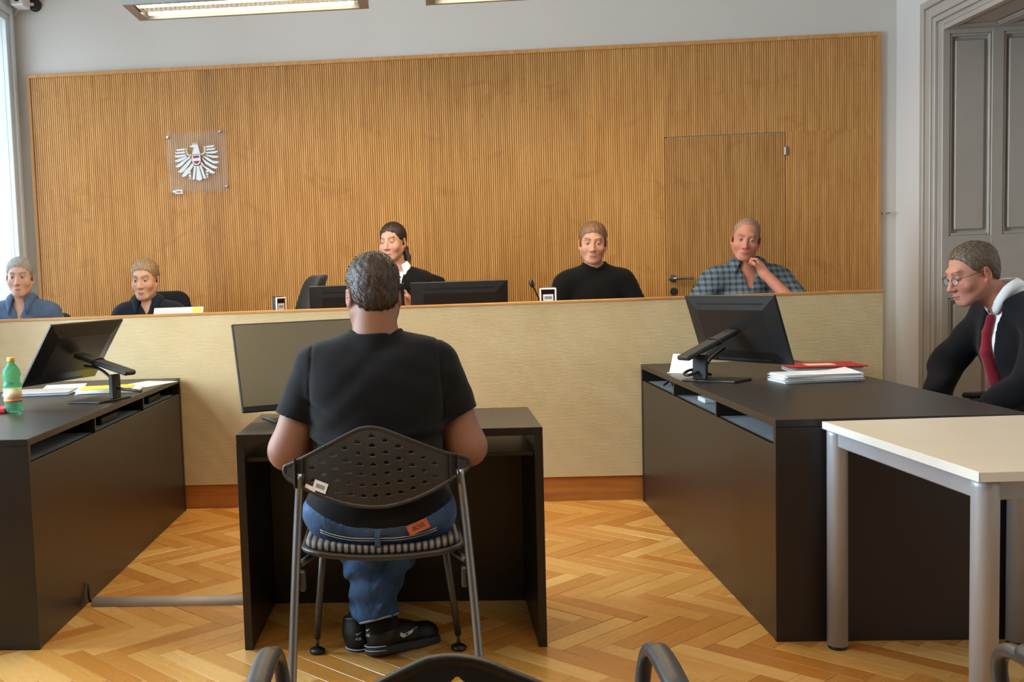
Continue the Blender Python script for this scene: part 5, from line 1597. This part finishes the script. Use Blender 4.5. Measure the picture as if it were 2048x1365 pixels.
# ---- man in the plaid shirt, cheek on his hand
P = Person('man in blue-grey plaid shirt resting his cheek on his fist', (1.885, 6.80, SEAT_Z - .01), 0, lean=12, sw=1.10, cw=1.05, side=1.5)
P.arm('L', (.255, -.36, .315), (.070, -.235, .555), (-.28, .30, .86), (-.75, .45, .3), 85, 1.0, thumb=1)
P.arm('R', (-.33, -.14, .28), (-.26, -.38, .31), (.3, -1, 0), (0, 0, -1))
P.default_legs(-.43)
P.body(dict(C=(.000, -.135, .748), R=rotm(6, 8, -14), jaw=1.08, nose=1.1), dict(base='b67c67', lip='9a5a50', brow='6f5a48', cheek=.4), fine=.0034)
m = NT('plaid_cotton'); v = m.coords('Object')
cols = None
b1 = m.n('ShaderNodeTexWave'); b1.bands_direction = 'X'; b1.inputs['Scale'].default_value = 9; m.l(v, b1.inputs[0])
b2 = m.n('ShaderNodeTexWave'); b2.bands_direction = 'Z'; b2.inputs['Scale'].default_value = 9; m.l(v, b2.inputs[0])
b3 = m.n('ShaderNodeTexWave'); b3.bands_direction = 'X'; b3.inputs['Scale'].default_value = 18; m.l(v, b3.inputs[0])
c1 = m.ramp(b1.outputs[0], [(.35, lin('2f3943')), (.6, lin('596d7b'))]); c2 = m.ramp(b2.outputs[0], [(.35, lin('2d3640')), (.65, lin('647886'))])
c = m.mixc(.5, c1, c2); c3 = m.ramp(b3.outputs[0], [(.04, (.35, .38, .42, 1)), (.14, (1, 1, 1, 1))]); c = m.mixc(.6, c, c3, 'MULTIPLY')
m.l(c, m.bsdf.inputs['Base Color']); m.set(Roughness=.9)
wn = m.noise(m.coords('Object', (1, 1, 2)), 14, 3, .5, 1); m.bump(wn, .5, .006); MAT['plaid'] = m.mat
P.shirt('plaid_shirt', MAT['plaid'], .016, 1.0, v=(.055, .13), wr=(.005, 1.0), arm_grow=.024); P.collar(MAT['plaid'], r=.070, open_=.8, leaf=1.55, grow=.017)
P.hair(mat_hair('cropped_hair', '8a6a55', 'a17f68'), RECEDING, .004, .0008)
P.trousers(MAT['dark_trouser']); P.shoes(MAT['dark_shoe'])
P.buttons(MAT['white'], [P.P0 + P.u * t + P.f * .140 for t in (.24, .32)])

# ---- man in the dark suit, in profile
P = Person('man with glasses in dark suit and red tie sitting beside the right desk', (2.568, 4.76, .475), -PI / 2 + .06, lean=15, sc=1.03, sw=1.12, cw=1.12, bw=1.10)
P.neck_axis(24)
P.arm('L', (.275, -.20, .285), (.17, -.33, .150), (-.25, -1, -.35), (0, .2, -1), 35); P.arm('R', (-.27, -.26, .30), (-.15, -.37, .150), (.3, -1, -.4), (0, .2, -1), 35)
P.leg('L', (.13, -.43, .07), (.13, -.40, -.385), (.15, -.57, -.44)); P.leg('R', (-.13, -.43, .07), (-.13, -.40, -.385), (-.15, -.57, -.44))
hR = rotm(17, 0, 2)
P.body(dict(C=(-.015, -.288, .706), R=hR, s=1.0, jaw=1.12, nose=1.12, neck=.060, gaze=(0, 18), iris='6d7a80', cheek=1.15), dict(base='b9806a', lip='98594f', brow='6d5b4a', cheek=.5), fine=.0026)
MAT['suit'] = mat_cloth('dark_suit', '0e0f15', wrinkle=1.4, sheen=.06)
P.shirt('dress_shirt', MAT['paper'], .010, .3, neck_r=.060, neck_drop=.0, hem=.10, wr=(.002, 1))
P.collar(MAT['paper'], r=.072, h=.040, open_=.20, name='shirt_collar', lift=.012, leaf=1.12, grow=.016, point=.2)
P.shirt('suit_jacket', MAT['suit'], .024, 1.93, neck_r=.082, neck_drop=.034, hem=.0, wr=(.006, .8), v=(.055, .33), arm_grow=.022, h=.0075)
P.last = Sdf().extend(P.torso, .016); t0 = P.on_front(0, .462, .008)
S = Sdf()
S.ball(t0, (.018, .014, .020), .01, P.Rb)
tp = [t0] + [P.on_front(0, t, .010) for t in (.41, .33, .20)]
for a, b, r0, r1 in ((0, 1, .016, .018), (1, 2, .018, .024), (2, 3, .024, .030)): S.cone(tp[a], tp[b], r0, r1, .01)
P.garment('tie', S, mat_cloth('burgundy_tie', '7c1527', sheen=.3), .005, (0, 1))
gh = mat_hair('ash_blond_hair', '4e4032', '72624e')
P.hair(gh, [(-.12, .092), (-.085, .086), (-.065, .082), (-.052, .070), (-.042, .040), (-.03, .018), (-.02, .000), (-.006, .000), (.004, .030), (.03, .022), (.045, -.025), (.08, -.058), (.13, -.070)], .008, .0022, h=.0042)
gl = MB(); GM = mat_plain('dark_metal_frame', '2b2a2c', .35, .8)
for sx in (-1, 1):
    gl.tube([tuple(P.hp(sx * (.032 + .024 * math.cos(t)), -.1035 + .006 * abs(math.cos(t)), .000 + .0165 * math.sin(t) - .002)) for t in [2 * PI * k / 20 for k in range(21)]], .0011, 6)
    gl.tube([tuple(P.hp(*q)) for q in ((sx * .056, -.098, .006), (sx * .072, -.090, .010), (sx * .080, -.05, .012), (sx * .083, -.0, .012), (sx * .083, .014, .006))], .0012, 6)
gl.tube([tuple(P.hp(*q)) for q in ((-.010, -.106, .004), (0, -.109, .007), (.010, -.106, .004))], .0011, 6)
go = gl.build('glasses', GM, P.root)
for sx in (-1, 1):
    MB().add([tuple(P.hp(sx * (.032 + .023 * math.cos(t)), -.1030 + .006 * abs(math.cos(t)), .0155 * math.sin(t) - .002)) for t in [2 * PI * k / 20 for k in range(20)]], [tuple(range(20))]).build('lens', MAT['glass'], go)
P.trousers(MAT['suit'], bw=1.1); P.shoes(MAT['dark_shoe'])

# ---- the man on the stacking chair, seen from behind
DZ = .468
P = Person('heavy-set man in black T-shirt and jeans seen from behind on the chair', (-.176, 3.242, DZ), PI, lean=9, sc=1.0, sw=1.0, cw=1.12, bw=1.20)
P.arm('L', (.282, -.05, .262), (.13, -.27, .215), (-.35, -1, .05), (0, .1, -1), 35, 1.32); P.arm('R', (-.270, -.05, .262), (-.13, -.27, .215), (.35, -1, .05), (0, .1, -1), 35, 1.32)
P.leg('L', (.135, -.40, .065), (.030, -.295, -.350), (-.105, -.375, -.425), 1.16, (.105, -.02, .075)); P.leg('R', (-.125, -.42, .065), (.095, -.365, -.375), (.135, -.50, -.445), 1.16, (-.105, -.02, .075))
P.body(dict(C=(.004, -.10, .728), R=rotm(10, 0, 12), s=1.0, jaw=1.1, neck=.068), dict(base='8f6450', lip='7d4e44', brow='3a2a1e'), fine=.0042)
MAT['tshirt'] = mat_cloth('black_cotton', '0c0c0f', wrinkle=1.0, sheen=.08, var=.08)
def tpost(Q, d): return d
# T-shirt: loose, with curved hem over the waistband
S = Sdf().extend(P.torso, .016)
S.ball(P.P0 + P.u * .02 + np.array((0, .045, .0)), (.198, .138, .13), .05)
S.ball(P.P0 + P.u * .30 + np.array((0, .02, 0)), (.198, .132, .18), .06, P.Rb)
for q in (-1, 1):
    S.ball(P.S + P.lx * q * .11 + np.array((0, .035, -.07)), (.10, .09, .12), .05)
for sd in ('L', 'R'):
    sh, el = P.arms[sd][0], P.arms[sd][1]
    S.cone(sh + (el - sh) * -.02, sh + (el - sh) * .62, .080, .078, .016, True)
    e = sh + (el - sh) * .66
S.cone(P.N - P.u * .02, P.N + P.u * .03, .088, .083, .02, True)
S.fn(lambda Q: (lambda w: np.sqrt(np.maximum((w * w).sum(1) - (w @ P.u) ** 2, 0)) - .074)(Q - P.N), .006, True)
def fold(Q, d):
    x, y, z = Q[:, 0], Q[:, 1], Q[:, 2]
    d = d + .008 * np.exp(-((z - .285 - .10 * np.abs(x) + .012 * np.sin(x * 9)) / .010) ** 2) * (y > 0) - .007 * np.exp(-((z - .306 - .10 * np.abs(x) + .012 * np.sin(x * 9)) / .014) ** 2) * (y > 0)
    for sx in (-1, 1):
        a = np.abs(x - sx * .185)
        d = d + .006 * np.exp(-((z - .40 - .5 * (np.abs(x) - .17)) / .010) ** 2) * np.exp(-(a / .05) ** 2)
        d = d + .004 * np.exp(-((z - .345 - .4 * (np.abs(x) - .17)) / .010) ** 2) * np.exp(-(a / .06) ** 2)
        d = d + .0025 * np.exp(-((np.abs(x) - .196 + .05 * (z - .5)) / .003) ** 2) * (z > .38)
    hem = .062 + 1.4 * np.maximum(np.abs(x) - .06, 0) ** 2 * 1.2
    return np.maximum(d, hem - z)
P.neckband(MAT['tshirt'], .080, .0075, .018, drop=.006)
ts = P.garment('t_shirt', S, MAT['tshirt'], .0058, (.0028, 1.0), post=fold)
P.hair(mat_hair('dark_short_hair', '281d15', '4a392b'), SHORT, .009, .0022, h=.0045)
# jeans
m = NT('blue_denim'); v = m.coords('Object')
f1 = m.noise(v, 9, 4, .6, .8); f2 = m.noise(v, 420, 2)
c = m.ramp(f1, [(.3, lin('1b2f49')), (.62, lin('35547a')), (.8, lin('5a80a6'))]); c = m.mixc(.35, c, m.ramp(f2, [(.35, (.6, .62, .65, 1)), (.65, (1, 1, 1, 1))]), 'MULTIPLY')
m.l(c, m.bsdf.inputs['Base Color']); m.set(Roughness=.85); m.bump(m.noise(m.coords('Object', (1, 1, .7)), 22, 3, .5, 1.5), .5, .008); MAT['denim'] = m.mat
S = Sdf().ball(P.P0 + np.array((0, .03, -.015)), (.232, .150, .112), .05)
P.leg_sdf(S, 'L', .024, 1.0); P.leg_sdf(S, 'R', .024, .98)
def jtop(Q): return (.075 + 2.0 * np.maximum(np.abs(Q[:, 0]) - .05, 0) ** 2) - Q[:, 2] + np.where(Q[:, 1] < .0, .3, 0)
S.fn(jtop, .004, True)
def jfold(Q, d):
    x, y, z = Q[:, 0], Q[:, 1], Q[:, 2]
    return d + .007 * (z < -.1) * np.sin(z * 75 + x * 40 + 2 * np.sin(x * 40)) * np.sin(x * 30 + 1)
P.garment('jeans', S, MAT['denim'], .0065, (.003, 1), post=jfold)
# waistband with stitched loop and leather patch; sewn cuff
def on_seat(x, z):   # rear surface of the jeans
    k = 1 - (x / .232) ** 2 - ((z - .080) / .112) ** 2
    return .03 + .150 * math.sqrt(max(k, .02))
st = mat_plain('pale_stitching', 'b7b2a4', .8)
for dz in (-.016, -.024):
    MB().tube([(x, on_seat(x, zz) + .007, zz) for x in np.linspace(-.17, .17, 40) for zz in [max(.052 + dz + 1.3 * max(abs(x) - .05, 0) ** 2, 0.012)]], .0011, 5).build('seam', st, P.root)
MB().box((-.008, on_seat(0, .04) - .004, .012), (.008, on_seat(0, .04) + .010, .060), .002).build('belt_loop', MAT['denim'], P.root)
pc = MB().box((-.033, -.003, -.015), (.033, .003, .015), .001).build('leather_patch', mat_plain('brown_leather', 'a4501f', .6), P.root)
px_, pz_ = -.118, .066
pc.location = (px_, on_seat(px_, pz_) + .010, pz_); pc.rotation_euler = (.35, .30, .42)
tx = bpy.data.curves.new('patch_lettering', 'FONT'); tx.body = 'BOSS'; tx.size = .017; tx.align_x = 'CENTER'; tx.align_y = 'CENTER'; tx.extrude = .0003
tx.materials.append(mat_plain('dark_lettering', '3a1a0c', .7)); to = lettering(tx, pc); to.location = (0, .0036, 0); to.rotation_euler = (PI / 2, 0, PI)
hp_, kn, an, toe, r = P.legs['L']; e = kn + (an - kn) * 1.0; d = nrm(an - kn); a1 = nrm(np.cross(d, (0, 1, 0))); a2 = np.cross(d, a1)
MB().tube([tuple(e - d * .002 + (a1 * math.cos(t) + a2 * math.sin(t)) * .0665) for t in [2 * PI * k / 28 for k in range(29)]], .0042, 6, flat=1).build('jeans_hem', mat_plain('pale_hem', '8a949c', .8), P.root)
# trainers
for sd in ('L', 'R'): P.sock(MAT['tshirt'], sd)
MAT['trainer'] = mat_plain('black_leather_trainer', '0d0d0e', .5); MAT['sole'] = mat_plain('dark_grey_sole', '2b2b2b', .7); MAT['mark'] = mat_plain('pale_blue_mark', 'c9dbe2', .5)
def trainer(heel, toe, roll, yaw_mark, sd):
    e = empty('trainer'); e.parent = P.root
    heel, toe = np.array(heel), np.array(toe); d = nrm(toe - heel); up = nrm(rotm(0, roll, 0) @ np.array((0, 0, 1))); up = nrm(up - d * (up @ d)); l = np.cross(d, up)
    Mx = np.eye(4); Mx[:3, 0], Mx[:3, 1], Mx[:3, 2], Mx[:3, 3] = l, d, up, heel
    e.matrix_local = Matrix(Mx.tolist())
    S = Sdf().ball((0, .035, .060), (.042, .046, .058), .02).cone((0, .06, .070), (0, .15, .052), .048, .044, .03).ball((0, .22, .042), (.045, .064, .040), .03)
    S.cone((0, .045, .08), (0, .055, .125), .044, .048, .02, True); S.fn(lambda Q: Q[:, 2] - .020, .004, True)
    sdf_mesh('upper', S, (-.07, -.04, -.01), (.07, .31, .15), .0055, None, MAT['trainer'], e)
    def sole(Q):
        x, y, z = Q[:, 0], Q[:, 1], Q[:, 2]
        w = .040 + .008 * np.clip((y - .10) / .1, 0, 1)
        q = np.sqrt(np.maximum(np.abs(y - .135) - (.150 - w), 0) ** 2 + np.minimum(x, 0) ** 2 * 0 + x ** 2 * np.where(np.abs(y - .135) > .150 - w, 1, 1)) - w
        return np.maximum(q, np.abs(z - .014) - .015)
    sdf_mesh('sole', sole, (-.07, -.05, -.01), (.07, .31, .05), .006, None, MAT['sole'], e)
    for zz, rr in ((.030, .0016), (.016, .0012)):
        MB().tube([(.0425 * math.cos(t), .025 + .044 * math.sin(t), zz) for t in np.linspace(PI * .98, PI * 2.02, 20)], rr, 6).build('sole_line', MAT['mark'], e)
    for sx in (-1, 1):
        sw = [(0.0, .010), (.016, .0), (.050, .010), (.085, .026), (.085, .027), (.046, .019), (.020, .013), (.004, .020)]
        hx = np.arange(.065, .02, -.0008)
        def side(y, z): d = S(np.stack([hx * sx, np.full(len(hx), y), np.full(len(hx), z)], -1)); return sx * (hx[int(np.argmax(d < .0012))] if (d < .0012).any() else .04)
        MB().add([(side(.085 + y, .045 + z), .085 + y, .045 + z) for y, z in sw], [(0, 1, 6, 7), (1, 2, 5, 6), (2, 3, 4, 5)]).build('side_mark', MAT['mark'], e)
    tx = bpy.data.curves.new('heel_lettering', 'FONT'); tx.body = 'AIR'; tx.size = .014; tx.align_x = 'CENTER'; tx.extrude = .0004; tx.materials.append(MAT['mark'])
    to = lettering(tx, e); to.location = (0, -.0125, .062); to.rotation_euler = (PI / 2 + .1, 0, 0)
    MB().add([(x, -.0125 + .05 * abs(x), z) for x, z in ((-.011, .084), (-.004, .079), (.013, .091), (-.002, .084))], [(0, 1, 2, 3)]).build('heel_mark', MAT['mark'], e)
    return e
trainer((.055, -.255, -.462), (-.115, -.400, -.478), 14, 0, 'L')
trainer((.105, -.315, -.489), (.135, -.560, -.489), 0, 0, 'R')
